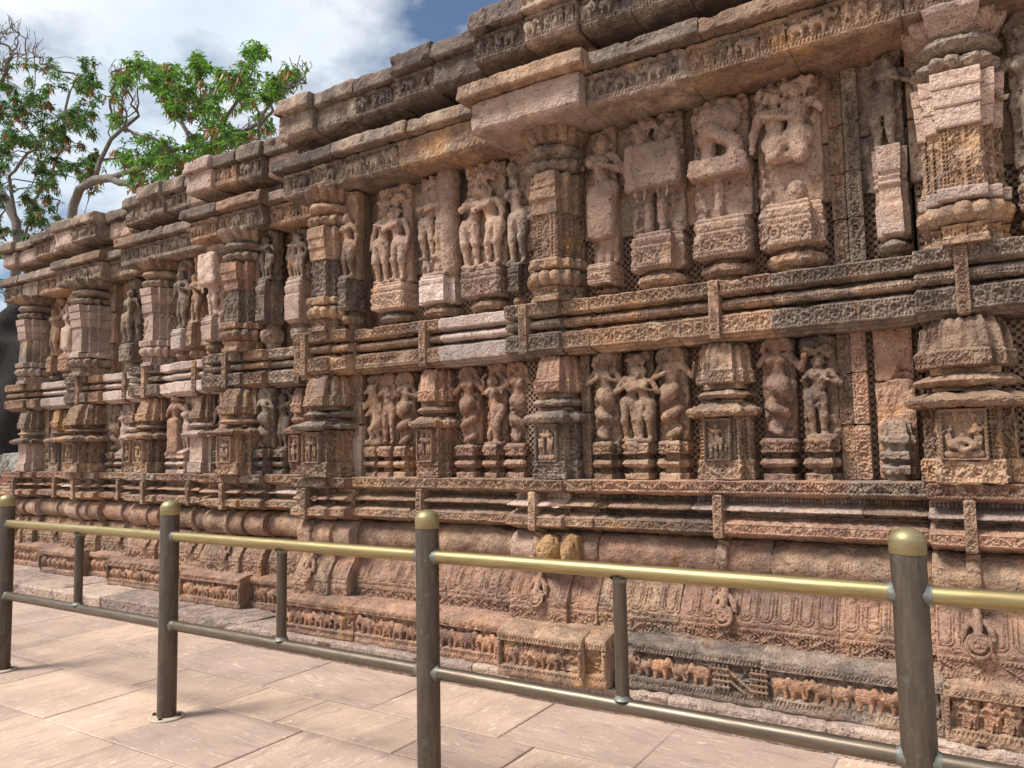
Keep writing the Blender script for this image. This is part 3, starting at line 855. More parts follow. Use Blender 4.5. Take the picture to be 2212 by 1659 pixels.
# ---- kerb
for a, b in split(-12.2, .9, .7, 1.3):
    yk = 4.02 if (a + b) / 2 > -4.7 else 4.02 + .16 * min(1, (-4.7 - (a + b) / 2) / 2)
    stone_course('kerb_stone', a, b, yk + rng.uniform(-.012, .012), [(1.6, -.02), (.012, -.02), (.006, .06), (0, .125), (.02, .14), (1.6, .142)], M_KERB, wall,
                 wear=.007, chip=.022, seed=rng.random() * 50, res=max(.018, res_at((a + b) / 2, 4.1, .004)), soft=.012, ends=.3)

# ---- elephant frieze
ELE = {}
def ele_mesh(kind, h):
    key = (kind, h)
    if key not in ELE:
        S = SDF(h); elephant(S, .2, kind % 3, rider=(kind == 4))
        V, F = S.mesh(k=.006, noise=.003, seed=kind)
        V[:, 1] *= -1
        ELE[key] = mesh_np('elephant', V, F[:, ::-1], M_ELE, True)
    return ELE[key]
MARCH = {}
def small_fig_mesh(kind, h, mat, Hh=.13):
    key = (kind, h, mat.name, Hh)
    if key not in MARCH:
        S = SDF(h)
        A = ['down', 'hip', 'chest', 'up', 'hold']
        r = random.Random(kind * 7 + 1)
        if kind < 5:
            human(S, 0, .012, 0, Hh, r.choice(A), r.choice(A), sway=r.uniform(-1.5, 1.5), female=bool(kind % 2), crown=bool(kind % 3))
        elif kind == 5:
            human(S, -.025, .01, 0, Hh, 'hip', 'hug', sway=.6); human(S, .028, .014, 0, Hh * .96, 'hug', 'down', sway=-.6, female=False)
        else:
            elephant(S, Hh * 1.35, kind % 3)
        if kind <= 5: S.box((0, -.006, Hh * .5), (.03, .01, Hh * .48), .004)
        V, F = S.mesh(k=.006, noise=.004, seed=kind + 3)
        V[:, 1] *= -1
        MARCH[key] = mesh_np('relief_figure', V, F[:, ::-1], mat, True)
    return MARCH[key]
def inst(name, me, parent, loc, flip=False, sc=1.0):
    o = bpy.data.objects.new(name, me); link(o, parent, loc); o.scale = (-sc if flip else sc, sc, sc); return o

for a, b, Y in FRZ:
    for x0, x1 in split(a, b, .7, 1.2):
        xm = (x0 + x1) / 2
        o = stone_course('frieze_block', x0, x1, Y + rng.uniform(-.004, .004),
                         [(.5, .13), (0.012, .13), (.0, .15), (.0, .388), (.012, .40), (.10, .425), (.5, .43)], M_RED if xm < -2.7 else (M_WALL if rng.random() < .6 else M_GREY), wall,
                         pats=[(.145, .388, P_frieze)], seed=rng.random() * 50, chip=.012, wear=.004)
        far = math.hypot(xm, Y)
        h = .007 if far < 5.2 else (.010 if far < 8 else .014)
        x = x0 + .10
        left = xm < -2.3 or xm > -.3
        while x < x1 - .08:
            if -.28 < xm:
                k = rng.randrange(5); inst('marching_figure', small_fig_mesh(k, .006, M_ELE, .128), o, (x, Y + .034, .204), rng.random() < .5); x += rng.uniform(.075, .095)
            elif -2.08 < xm < -1.93: break
            else:
                k = rng.randrange(5); s = rng.uniform(.86, 1.0)
                if k == 4: s *= .8
                fl = (rng.random() < .8) if xm < -2.7 else (rng.random() < .25)
                if xm < -2.7: fl = not (rng.random() < .8) if xm < -5 else (rng.random() < .85)
                if -1.42 < x < -1.03: x += .1; continue
                inst('elephant', ele_mesh(k, h), o, (x, Y + .034 + rng.uniform(-.004, .006), .202), fl, s * rng.uniform(.82, .98)); x += rng.uniform(.085, .115)
        # upright bead strip between panels
        for xx in ([x0 + .012] if x0 == a else []) + ([x1 - .012] if x1 == b else []):
            m = MB(); m.box(xx - .011, xx + .011, Y - .003, Y + .03, .20, .336)
            for q in range(7): m.box(xx - .006, xx + .006, Y - .009, Y, .205 + q * .0185, .216 + q * .0185)
            m.build('panel_border', M_WALL, o, (xx, Y, .2))

# trellis pavilion carved in the frieze left of the near post
pv = MB()
for bx in (-1.335, -1.14):
    for q in range(4): pv.tube([(bx + q * .022, 4.065, .205), (bx + q * .022, 4.065, .335)], .006, 6)
    for q in range(4): pv.tube([(bx - .012, 4.058, .225 + q * .03), (bx + .078, 4.058, .225 + q * .03)], .007, 6)
pv.tube([(-1.26, 4.062, .31), (-1.13, 4.062, .215)], .008, 6); pv.tube([(-1.26, 4.065, .26), (-1.18, 4.065, .205)], .007, 6)
pv.build('carved_trellis', M_WALL, wall, (-1.23, 4.065, .2))

# ---- moulded courses
def arc(cy, cz, ry, rz, a0=-80, a1=80, n=12):
    return [(cy - ry * math.cos(R_(a0 + (a1 - a0) * k / n)), cz + rz * math.sin(R_(a0 + (a1 - a0) * k / n))) for k in range(n + 1)]
PR_KHURA = [(.42, .402), (.03, .402), (.03, .503), (.036, .506), (.030, .525), (.034, .555), (.055, .60), (.085, .645), (.115, .685), (.125, .72), (.15, .735), (.42, .736)]
PR_TORUS = [(.42, .735), (.17, .737)] + arc(.165, .852, .115, .112, n=18) + [(.17, .966), (.42, .967)]
PR_BANDA = [(.42, .966), (.15, .966), (.09, .985), (.006, 1.006), (0, 1.012), (0, 1.058), (.006, 1.062), (.09, 1.088), (.12, 1.09), (.12, 1.103), (.42, 1.104)]
PR_RIDGE = [(.42, 1.103), (.12, 1.103), (.12, 1.112), (.03, 1.124), (.008, 1.128), (.012, 1.138), (.06, 1.155), (.11, 1.168), (.12, 1.17), (.12, 1.203), (.42, 1.204)]
PR_LEDGE = [(.42, 1.203), (.06, 1.203), (.035, 1.213), (.012, 1.218), (0, 1.224), (0, 1.286), (.006, 1.29), (.42, 1.292)]
PR_MLOW = [(.42, 2.065), (.10, 2.065), (.085, 2.08), (.055, 2.082), (.05, 2.095), (.022, 2.098), (.018, 2.106), (.018, 2.198), (.03, 2.203), (.06, 2.206), (.065, 2.215), (.13, 2.217), (.13, 2.236), (.42, 2.237)]
PR_ROLL = [(.42, 2.236), (.11, 2.236)] + arc(.085, 2.266, .05, .030, -80, 80, 8) + [(.12, 2.298), (.13, 2.299), (.13, 2.315), (.42, 2.316)]
PR_MUP = [(.42, 2.314), (.07, 2.314), (.06, 2.32), (.03, 2.323), (.018, 2.33), (.018, 2.398), (.03, 2.405), (.42, 2.407)]
dots_pat = lambda x, v, H: P_dots(x, v, H, .018)
def courses(a, b, L, k):
    near = a > -4.7
    ch = .014 if near else .02
    s = lambda: rng.random() * 60
    base = [M_RED, M_RED, M_WALL]
    for x0, x1 in split(a, b, .5, .95):
        stone_course('bell_moulding', x0, x1, L + rng.uniform(-.003, .003), PR_KHURA, rng.choice(base), wall, pats=[(.41, .50, P_scroll), (.512, .70, P_petals)], seed=s(), chip=.008)
    for x0, x1 in split(a, b, .5, 1.1):
        mt = rng.choice([M_RED, M_WALL, M_PLAIN])
        if -2.45 < (x0 + x1) / 2 < -2.2: mt = M_RED
        stone_course('round_moulding', x0, x1, L + rng.uniform(-.006, .006), PR_TORUS, mt, wall, res=res_at((x0 + x1) / 2, L, .0034), seed=s(), chip=.016, wear=.006, smooth=True, soft=.0)
    for x0, x1 in split(a, b, .5, 1.0):
        stone_course('scroll_band', x0, x1, L + rng.uniform(-.005, .005), PR_BANDA, rng.choice([M_RED, M_WALL, M_WALL]), wall, pats=[(1.011, 1.059, lambda x, v, H: P_scroll(x, v, H, beads=False, amp=.006))], seed=s(), chip=ch)
    for x0, x1 in split(a, b, .5, 1.0):
        stone_course('ridge_moulding', x0, x1, L + rng.uniform(-.005, .005), PR_RIDGE, rng.choice([M_RED, M_WALL, M_WALL, M_PINK]), wall, pats=[(1.17, 1.203, dots_pat)], seed=s(), chip=ch * 1.3)
    for x0, x1 in split(a, b, .4, .9):
        stone_course('ledge_stone', x0, x1, L + rng.uniform(-.004, .004), PR_LEDGE, rng.choice([M_WALL, M_WALL, M_GREY, M_RED]), wall, pats=[(1.226, 1.285, P_scroll)], seed=s(), chip=ch)
    new = (k in (3, 5))
    for x0, x1 in split(a, b, .4, .9):
        nw = (new and rng.random() < .75) or (k < 9 and rng.random() < .06) or (k == 9 and x1 > b - .02)
        mt = M_PALE if nw else rng.choice([M_WALL, M_WALL, M_GREY])
        dy = rng.uniform(-.004, .004)
        sd_ = s()
        q = () if nw else [(2.108, 2.197, P_roundel)]
        stone_course('roundel_band', x0, x1, L + dy, PR_MLOW, mt, wall, pats=q, seed=sd_, chip=ch * (0.4 if nw else 1))
        stone_course('roll_moulding', x0, x1, L + dy, PR_ROLL, mt, wall, pats=() if nw else [(2.245, 2.29, lambda x, v, H: P_beads(x, v, H, rows=(.3, .7), pitch=.017, amp=.003))], seed=sd_, chip=.006)
        q = () if nw else [(2.332, 2.397, P_roundel)]
        stone_course('roundel_band', x0, x1, L + dy, PR_MUP, mt, wall, pats=q, seed=sd_ + 3, chip=ch * (0.4 if nw else 1))
for k, (a, b, L) in enumerate(SEG):
    if k == 12: b = .75
    if b - a < 1.0 and k not in (7, 3):       # projecting bays step twice: the far side a little deeper
        c = a + (b - a) * .68
        courses(a, c, L, k); courses(c - .005, b, L + .035, k)
    else:
        courses(a, b, L, k)

# ochre-stained lumps of the round moulding under the near column
for cx_, w in ((-2.385, .075), (-2.235, .055)):
    S = SDF(.008); S.ell((0, .03, 0), (w, .09, .10)); S.box((0, -.02, 0), (w * .8, .05, .09), .01)
    V, F = S.mesh(k=.02, noise=.012, seed=cx_ * 3); V[:, 1] *= -1
    o = bpy.data.objects.new('ochre_boss', mesh_np('ochre_boss', V, F[:, ::-1], M_OCHRE, True)); link(o, wall, (cx_, 4.20, .85))

# ---- upright straps tying the mouldings
def strap(x, L, z0, z1, w=.024, kind=0, mat=None):
    res = max(.005, res_at(x, L, .0014))
    stone_course('carved_strap', x - w, x + w, L - .022, [(.2, z0), (.012, z0), (0, z0 + .01), (0, z1 - .01), (.01, z1), (.2, z1)], mat or M_WALL, wall,
                 pats=[(z0 + .01, z1 - .01, lambda X, v, H: P_scroll(v * H, (X - x + w) / (2 * w), 2 * w, amp=.007, beads=False))], seed=x * 3, chip=.004, res=res)
for x in (-10.55, -9.75, -9.0, -8.25, -7.45, -6.7, -5.95, -5.05, -4.47, -3.45, -2.47, -1.32, -.13):
    L = L_at(x); strap(x, L, .975, 1.216)
    # pendant over the round moulding ending in a ring medallion
    S = SDF(max(.007, .0017 * math.hypot(x, L)))
    for q in range(9):
        t = q / 8; zz = .97 - t * .235
        yy = .115 * math.cos((zz - .852) / .115 * 1.15) if abs(zz - .852) < .115 else .03
        S.box((0, yy - .012 + .02, zz - .735), (.024 - .009 * t, .022, .018), .006)
    V, F = S.mesh(k=.01, noise=.008, seed=x); V[:, 1] *= -1
    o = bpy.data.objects.new('pendant_strip', mesh_np('pendant_strip', V, F[:, ::-1], M_WALL, True)); link(o, wall, (x, L + .175, .735))
    S = SDF(max(.0055, .0014 * math.hypot(x, L)))
    for rr, rad in ((.050, .0085), (.027, .0065)):
        S.chain([(math.cos(t_ * math.pi / 10) * rr, .018 - .012 * (math.sin(t_ * math.pi / 10) * rr / .04), .05 + math.sin(t_ * math.pi / 10) * rr) for t_ in range(21)], rad)
    S.ell((0, .018, .05), (.010, .010, .010)); S.box((0, .0, .05), (.03, .006, .03), .012)
    S.chain([(0, .002, .10), (0, -.03, .14), (0, -.06, .19)], [.02, .026, .018])
    for q in (-1, 1): S.chain([(q * .062, -.006, .075), (q * .05, -.02, .115), (q * .028, -.04, .15)], [.013, .018, .012])
    V, F = S.mesh(k=.004, noise=.003, seed=x); V[:, 1] *= -1
    o = bpy.data.objects.new('ring_medallion', mesh_np('ring_medallion', V, F[:, ::-1], M_RED, True)); link(o, wall, (x, L + .032, .515))
for x in (-9.0, -8.2, -7.5, -6.65, -5.95, -5.1, -4.5, -3.42, -2.52, -1.3, -.1):
    strap(x, L_at(x) + .018, 2.07, 2.402, .028)

# ---- lattice panels behind the statues (pierced chequer carved in the wall)
def lattice(x0, x1, z0, z1, Y, pitch):
    nx, nz_ = int((x1 - x0) / pitch), int((z1 - z0) / pitch)
    I, J = np.meshgrid(np.arange(nx), np.arange(nz_), indexing='ij'); m = ((I + J) % 2 == 0)
    I, J = I[m], J[m]; n = len(I)
    j = nrg.uniform(-.0012, .0012, (n, 4))
    xa = x0 + I * pitch - .001 + j[:, 0]; xb = xa + pitch + .002; za = z0 + J * pitch - .001 + j[:, 1]; zb = za + pitch + .002
    yf = Y - .004 + j[:, 2] * 2; yr = np.full(n, Y + .02)
    V = np.stack([np.stack([xa, yf, za], 1), np.stack([xb, yf, za], 1), np.stack([xb, yf, zb], 1), np.stack([xa, yf, zb], 1),
                  np.stack([xa, yr, za], 1), np.stack([xb, yr, za], 1), np.stack([xb, yr, zb], 1), np.stack([xa, yr, zb], 1)], 1).reshape(-1, 3)
    q = np.array([(0, 1, 2, 3), (4, 5, 1, 0), (5, 6, 2, 1), (6, 7, 3, 2), (7, 4, 0, 3)])
    F = (np.arange(n)[:, None, None] * 8 + q[None]).reshape(-1, 4)
    o = make('pierced_lattice', V, F, M_PANEL, wall, ((x0 + x1) / 2, Y, z0)); o['kind'] = 'stuff'
for a, b, L in SEG[9:]:
    lattice(a + .02, min(b, .55) - .01, 1.292, 2.07, L + .25, .019)
    lattice(a + .02, min(b, .55) - .01, 2.407, 2.80, L + .25, .0205)
    for z0, z1 in ((2.80, 3.12), (3.123, 3.5)):
        for x0, x1 in split(a, min(b, .6), .35, .6): stone_course('plain_panel', x0 + .002, x1 - .002, L + .215 + rng.uniform(-.012, .008), [(.06, z0), (.004, z0), (0, z0 + .006), (0, z1 - .006), (.004, z1), (.06, z1)], rng.choice([M_PANEL, M_WALL, M_GREY]), wall, seed=x0 * 5 + z0, chip=.03, wear=.009, ends=.06)
def panel(x0, x1, z0, z1, Y, mat, pat=None, name='plain_panel', th=.06, chip=.02, wear=.006):
    return stone_course(name, x0, x1, Y, [(th, z0), (.004, z0), (0, z0 + .006), (0, z1 - .006), (.004, z1), (th, z1)], mat, wall, pats=[(z0 + .005, z1 - .005, pat)] if pat else (), seed=x0 * 7 + z0, chip=chip, wear=wear, ends=th)
for a, b, L in SEG[:9]:                       # farther bays: jointed plain ashlar
    for (z0, z1) in ((1.292, 1.68), (1.684, 2.07), (2.41, 2.78), (2.784, 3.15), (3.154, 3.5)):
        for x0, x1 in split(a, b, .3, .5):
            panel(x0 + .002, x1 - .002, z0, z1, L + .23 + rng.uniform(-.01, .01), rng.choice([M_PANEL, M_WALL, M_RED, M_WALL, M_PINK]))

# scroll strips
def vstrip(x, w, z0, z1, Y, cuts, mat=M_WALL, kind=0):
    zs = [z0] + list(cuts) + [z1]
    for za, zb in zip(zs[:-1], zs[1:]):
        fn = (lambda X, v, H: P_scroll(v * H + za, (X - x + w) / (2 * w), 2 * w, amp=.009)) if kind == 0 else (lambda X, v, H: P_roundel(v * H + za, (X - x + w) / (2 * w), 2 * w, amp=.009))
        panel(x - w, x + w, za + .0015, zb - .0015, Y + rng.uniform(-.003, .003), mat, fn, 'scroll_strip', chip=.006, wear=.003)
YB11 = 4.17 + .24
vstrip(-.652, .036, 2.41, 3.5, YB11 - .045, (2.68, 2.93, 3.2), M_WALL, 0)
vstrip(-.572, .038, 2.41, 3.5, YB11 - .06, (2.68, 2.93, 3.2), M_GREY, 0)
vstrip(-.668, .034, 1.293, 2.075, YB11 - .05, (1.58, 1.85), M_WALL, 0)
vstrip(-.594, .036, 1.293, 2.075, YB11 - .075, (1.58, 1.85), M_RED, 1)
for x in (-4.07, -2.18): vstrip(x, .03, 1.293, 2.07, L_at(x) + .19, (1.7,), M_WALL, 0)
for x in (-3.98, -2.19): vstrip(x, .028, 2.41, 3.5, L_at(x) + .19, (2.8, 3.1), M_WALL, 1)
# worn blank panel with its stump of a pedestal
panel(-.525, -.345, 1.293, 1.80, YB11 - .05, M_RED, None, 'worn_blank_panel', chip=.035, wear=.012)
panel(-.525, -.345, 1.803, 2.075, YB11 - .045, M_RED, None, 'worn_blank_panel', chip=.035, wear=.012)

# ------------------------------------------------------------------ columns of the upper storey
def column(x, yb, sc=1.0, plain=0, mats=None, seed=0, z0=2.405, label=None, z1=3.52):
    m = mats or (M_WALL, M_WALL, M_WALL, M_GREY, M_WALL)
    w = .168 * sc; dp = 1.55
    K = (z1 - 2.405) / 1.115
    Z = lambda z: 2.405 + (z - 2.405) * K
    P = lambda L: [(Z(a), b * w / .168) for a, b in L]
    sh = loft('carved_column', wall, x, yb, P([(2.665, .165), (2.68, .160), (2.95, .158), (2.955, .165)]), dp, STEP5, m[0], pat=None if plain > 1 else PT_shaft, seed=seed)
    if label: sh['label'] = label
    loft('base_moulding', sh, x, yb, P([(2.40, .172), (2.43, .172), (2.436, .160), (2.47, .162), (2.485, .17)]), dp, STEP5, m[1], pat=PT_box(Z(2.438), Z(2.47)), seed=seed + 1)
    loft('lobed_cushion', sh, x, yb, P([(2.485, .150), (2.50, .178), (2.53, .195), (2.56, .197), (2.585, .183), (2.598, .150)]), dp, LOBE, m[1], seed=seed + 2, smooth=True, wear=.006)
    loft('neck_slab', sh, x, yb, P([(2.598, .165), (2.605, .182), (2.655, .185), (2.665, .17)]), dp, STEP5, m[2], seed=seed + 3, chip=.018)
    if plain:
        for k_, (za, zb, ww) in enumerate(((2.955, 3.05, .168), (3.05, 3.135, .175), (3.135, 3.215, .182))):
            loft('stepped_block', sh, x, yb, P([(za, ww - .004), (za + .006, ww), (zb - .004, ww + .003), (zb, ww - .003)]), dp, STEP5, M_PINK, seed=seed + 4 + k_, chip=.004, wear=.003)
    else:
        loft('stepped_block', sh, x, yb, P([(2.955, .162), (3.04, .166), (3.045, .176), (3.11, .178), (3.12, .184), (3.20, .184), (3.215, .17)]), dp, STEP5, m[2], seed=seed + 4, chip=.022, wear=.007)
    loft('lens_disc', sh, x, yb, P([(3.215, .135), (3.235, .175), (3.265, .192), (3.29, .182), (3.31, .14)]), dp, LOBE, m[3], seed=seed + 7, wear=.008, smooth=True)
    loft('lens_disc', sh, x, yb, P([(3.31, .135), (3.33, .170), (3.355, .190), (3.385, .180), (3.405, .135)]), dp, ROUND, m[3], seed=seed + 8, wear=.008, smooth=True)
    loft('capital', sh, x, yb, P([(3.405, .14), (3.42, .165), (3.45, .19), (3.49, .212), (3.515, .215), (3.52, .20)]), dp, LOBE if not plain else STEP5, M_PINK if plain == 1 and x > -1 else m[4], seed=seed + 9, wear=.008)
    return sh
PK = (M_WALL, M_WALL, M_PINK, M_GREY, M_PINK)
column(-.075, 4.33, 1.06, 1, PK, 1, label='rightmost upper column with pale pink stepped blocks above a carved shaft')
column(-2.33, 4.36, 1.0, 0, None, 2, label='upper column with honeycombed carved shaft on the projecting bay')
column(-4.34, 4.35, .95, 0, (M_GREY, M_WALL, M_WALL, M_WALL, M_WALL), 3, label='upper column at the outer corner beside the carved couples')
column(-5.80, 4.73, 1.15, 0, (M_GREY, M_WALL, M_RED, M_GREY, M_GREY), 4, label='broad brown upper column with square worn block under its discs')
column(-7.42, 4.91, 1.0, 1, (M_PINK, M_PINK, M_PINK, M_GREY, M_WALL), 5)
column(-8.92, 5.03, 1.2, 2, (M_PINK, M_GREY, M_PINK, M_GREY, M_GREY), 6)
column(-10.40, 5.12, 1.1, 2, (M_GREY, M_PINK, M_PINK, M_GREY, M_WALL), 7)

# ------------------------------------------------------------------ pilasters of the lower storey
def relief_niche(parent, x, yf, z0, z1, kind, seed):
    h = max(.006, .0016 * math.hypot(x, yf)); S = SDF(h); H = z1 - z0
    if kind == 0: human(S, 0, .01, .0, H * .96, 'up', 'down', sway=.8); human(S, -.04, .005, 0, H * .45, 'chest', 'chest'); human(S, .042, .005, 0, H * .42, 'chest', 'down')
    elif kind == 1: human(S, -.018, .01, 0, H * .95, 'hip', 'hug', sway=-.7); human(S, .028, .006, 0, H * .9, 'hug', 'up', sway=.6, female=False)
    elif kind == 2:
        human(S, -.022, .012, .03, H * .82, 'hip', 'hug', sway=-.9, turn=1.6); human(S, .024, .016, .03, H * .80, 'hug', 'down', sway=.9, turn=-1.6, female=False)
        S.box((0, .004, .014), (.055, .014, .010), .004)
        for q in (-.03, 0, .03): S.ell((q, .015, .004), .010)
    elif kind == 4:
        human(S, -.01, .02, -H * .14, H * .70, 'chest', 'hug', legs=False, turn=1); S.chain([(-.02, .02, .075), (-.05, .03, .055), (.0, .03, .035)], [.018, .015, .011]); S.chain([(.015, .02, .075), (.045, .03, .055), (.0, .03, .03)], [.018, .015, .011])
        human(S, .052, .014, H * .1, H * .66, 'chest', 'up', sway=.7); human(S, -.055, .014, H * .2, H * .56, 'hold', 'chest', sway=-.6)
        human(S, -.03, .012, H * .62, H * .42, 'hold', 'up', legs=False); human(S, .04, .012, H * .62, H * .42, 'up', 'hold', legs=False)
        S.box((0, .004, .012), (.075, .016, .012), .004)
    else: human(S, 0, .012, 0, H * .9, 'chest', 'hold', sway=-1); human(S, .03, .004, H * .02, H * .5, 'up', 'up', legs=False)
    V, F = S.mesh(k=.005, noise=.003, seed=seed); V[:, 1] *= -1
    o = bpy.data.objects.new('niche_figure', mesh_np('niche_figure', V, F[:, ::-1], M_WALL, True)); link(o, parent, (x, yf, z0))
def pilaster(x, yb, w=.15, kind=0, seed=0, mats=None, label=None, niche=True, plainbase=False, side=None):
    m = mats or (M_WALL, M_WALL, M_WALL); dp = 1.35
    nx = x - w * .1
    yf = yb - w * dp
    sh = loft('shrine_pilaster', wall, x, yb, [(1.402, w * .99), (1.41, w * .96), (1.635, w * .94), (1.64, w * .98)], dp, STEP3, m[0], pat=None if plainbase else PT_shaft, seed=seed, chip=.010)
    if label: sh['label'] = label
    loft('base_block', sh, x, yb, [(1.291, w * 1.02), (1.30, w * 1.06), (1.395, w * 1.05), (1.403, w * .98)], dp, STEP3, M_PINK if plainbase else m[0], pat=None if plainbase else PT_box(1.30, 1.395), seed=seed + 1)
    loft('eave_slab', sh, x, yb, [(1.64, w * 1.1), (1.648, w * 1.28), (1.672, w * 1.34), (1.684, w * 1.30), (1.70, w * 1.1), (1.722, w * .82)], dp * 1.02, STEP3, m[1], pat=lambda t, z: np.where((z > 1.65) & (z < 1.68), P_scroll(t, (z - 1.65) / .03, .03, amp=.004, beads=False), 0), seed=seed + 2, chip=.016)
    loft('neck', sh, x, yb, [(1.72, w * .72), (1.735, w * .72)], dp, RECT, m[2], seed=seed + 3)
    loft('lens_disc', sh, x, yb, [(1.735, w * .7), (1.745, w * 1.0), (1.765, w * 1.13), (1.785, w * 1.0), (1.80, w * .72)], dp, ROUND, m[1], seed=seed + 4, wear=.008, chip=.02)
    loft('neck', sh, x, yb, [(1.798, w * .74), (1.83, w * .74)], dp, RECT, m[2], seed=seed + 5)
    loft('bell_capital', sh, x, yb, [(1.826, w * .95), (1.835, w * 1.08), (1.90, w * 1.08), (1.912, w * 1.0), (1.95, w * .97), (2.02, w * .9), (2.06, w * .78), (2.072, w * .6)], dp, STEP5, m[2],
         pat=lambda t, z: np.where(z > 1.915, PT_flute(t, z), P_scroll(t, np.clip((z - 1.838) / .06, 0, 1), .06, amp=.005)), seed=seed + 6, wear=.006, chip=.016)
    if niche:
        hw = w * .42
        fr = MB()
        for (xa, xb, za, zb) in ((nx - hw - .014, nx - hw, 1.40, 1.632), (nx + hw, nx + hw + .014, 1.40, 1.632), (nx - hw, nx + hw, 1.618, 1.632), (nx - hw, nx + hw, 1.40, 1.41)):
            fr.box(xa, xb, yf - .022, yf + .02, za, zb)
        for q in range(12):
            for sx in (-1, 1): fr.box(nx + sx * (hw + .007) - .004, nx + sx * (hw + .007) + .004, yf - .028, yf - .02, 1.406 + q * .019, 1.416 + q * .019)
        fr.build('niche_frame', m[0], sh, (nx, yf, 1.4))
        bp = MB(); bp.box(nx - hw, nx + hw, yf - .004, yf + .02, 1.41, 1.618); bp.build('niche_back', M_DARK if False else m[0], sh, (nx, yf, 1.41))
        relief_niche(sh, nx, yf - .002, 1.412, 1.612, kind, seed)
    return sh
def YBl(x): return L_at(x) + .245
pilaster(-.115, YBl(-.1), .195, 4, 21, (M_WALL, M_WALL, M_WALL), 'widest shrine pilaster at right, its niche filled with small figures')
pilaster(-1.30, YBl(-1.3), .15, 0, 22, (M_WALL, M_WALL, M_WALL), 'shrine pilaster whose niche holds a lady with one arm raised')
pilaster(-2.36, YBl(-2.36), .152, 2, 23, (M_GREY, M_GREY, M_RED), 'shrine pilaster with a seated couple in its niche under a toothed eave')
pilaster(-3.42, YBl(-3.42), .138, 1, 24, (M_RED, M_WALL, M_RED), 'shrine pilaster with a standing couple in its niche')
pilaster(-4.36, YBl(-4.36), .185, 1, 25, (M_WALL, M_GREY, M_WALL), 'heavy shrine pilaster on the outer corner bay')
pilaster(-5.20, YBl(-5.2), .11, 3, 26, (M_RED, M_RED, M_RED))
pilaster(-5.84, YBl(-5.84), .205, 1, 27, (M_WALL, M_WALL, M_WALL))
pilaster(-6.66, YBl(-6.66), .15, 3, 28, (M_PINK, M_PINK, M_WALL), plainbase=True, niche=False)
pilaster(-7.52, YBl(-7.52), .17, 1, 29, (M_WALL, M_WALL, M_WALL))
pilaster(-8.17, YBl(-8.17), .13, 0, 30, (M_WALL, M_PINK, M_WALL))
pilaster(-8.95, YBl(-8.95), .23, 1, 31, (M_WALL, M_WALL, M_WALL))
pilaster(-9.85, YBl(-9.85), .15, 0, 32, (M_GREY, M_WALL, M_OCHRE))
pilaster(-10.45, YBl(-10.45), .16, 0, 33, (M_PINK, M_GREY, M_GREY), plainbase=True, niche=False)

# ------------------------------------------------------------------ statues
def statue(x, yb, z, build, mat, label, w, z1, ped=None, seed=0, noise=.005, slab=True, k=.010, sl=.03, pmat=None, grp='statues of the upper storey'):
    h = max(.0082, .0021 * math.hypot(x, yb)); S = SDF(h)
    build(S)
    rr_ = random.Random(seed * 13 + 1)
    if slab:
        for q in range(int(34 * w / .08)):                # worn foliage and attendants crowding the slab round the figure
            a = rr_.choice((-1, 1)); S.ell((a * w * rr_.uniform(.55, .96), .02 + rr_.uniform(0, .03), rr_.uniform(.02, .97) * (z1 - z)), (rr_.uniform(.008, .02), rr_.uniform(.012, .03), rr_.uniform(.010, .034)))
        for q in range(int(10 * w / .08)):
            S.ell((rr_.uniform(-.9, .9) * w, .03, (z1 - z) * rr_.uniform(.9, 1.0)), (rr_.uniform(.02, .035), rr_.uniform(.03, .05), rr_.uniform(.015, .03)))
    if slab: S.box((0, sl - .035, (z1 - z) / 2), (w, sl + .012, (z1 - z) / 2 - .006), .004)
    V, F = S.mesh(k=k, noise=noise, seed=seed); V[:, 1] *= -1
    root = empty('stone_statue', (x, yb, 1.292 if z < 2 else 2.408), label=label, cat='statue', group=grp)
    o = bpy.data.objects.new('figure', mesh_np('figure', V, F[:, ::-1], mat, True)); link(o, root, (x, yb - (.045 if z > 2 else .02), z))
    o = root
    if ped == 'low':
        loft('pedestal', o, x, yb + .01, [(1.291, w * 1.02), (1.325, w * 1.02), (1.33, w * .7), (1.352, w * .68), (1.36, w), (1.382, w * 1.12), (1.404, w * 1.02), (1.412, w * .66), (1.432, w * .66), (1.442, w * 1.05), (z - .012, w * 1.06), (z + .004, w * .9)], .17 / w * 1.0, STEP3 if seed % 2 else RECT, pmat or mat, pat=PT_box(1.446, z - .012), seed=seed + 40, chip=.012, wear=.006)
    elif ped == 'high':
        dz = (z - 2.41) / .335
        q = lambda v: 2.408 + v * dz
        loft('pedestal_foot', o, x, yb + .01, [(q(0), w * .6), (q(.03), w * .6), (q(.036), w * .85), (q(.06), w * .98), (q(.09), w * .92), (q(.10), w * .6), (q(.125), w * .6)], .19 / w, ROUND, rng.choice([M_WALL, M_GREY, M_RED]), seed=seed + 50, wear=.008, chip=.016)
        loft('pedestal', o, x, yb + .01, [(q(.12), w * .8), (q(.135), w * 1.02), (q(.255), w * 1.02), (q(.26), w * .95), (q(.275), w * 1.0), (q(.30), w * 1.03), (q(.31), w * .95), (q(.325), w * .98), (q(.338), w * .85)], .20 / w, STEP3 if seed % 2 else RECT, pmat or mat, pat=None if pmat in (M_PALE, M_PINK) else PT_box(q(.14), q(.25)), seed=seed + 40, chip=.010)
    return o
def B_naga(H, rnd, arms=('chest', 'chest'), **k): return lambda S: naga(S, 0, .065, 0, H, arms, rnd=rnd, **k)
ZL = 1.512
def low(x, b, mat, label, seed, w=.082, **k): return statue(x, YBl(x), ZL, b, mat, label, w, 2.062, 'low', seed, grp='statues on the lower ledge', **k)
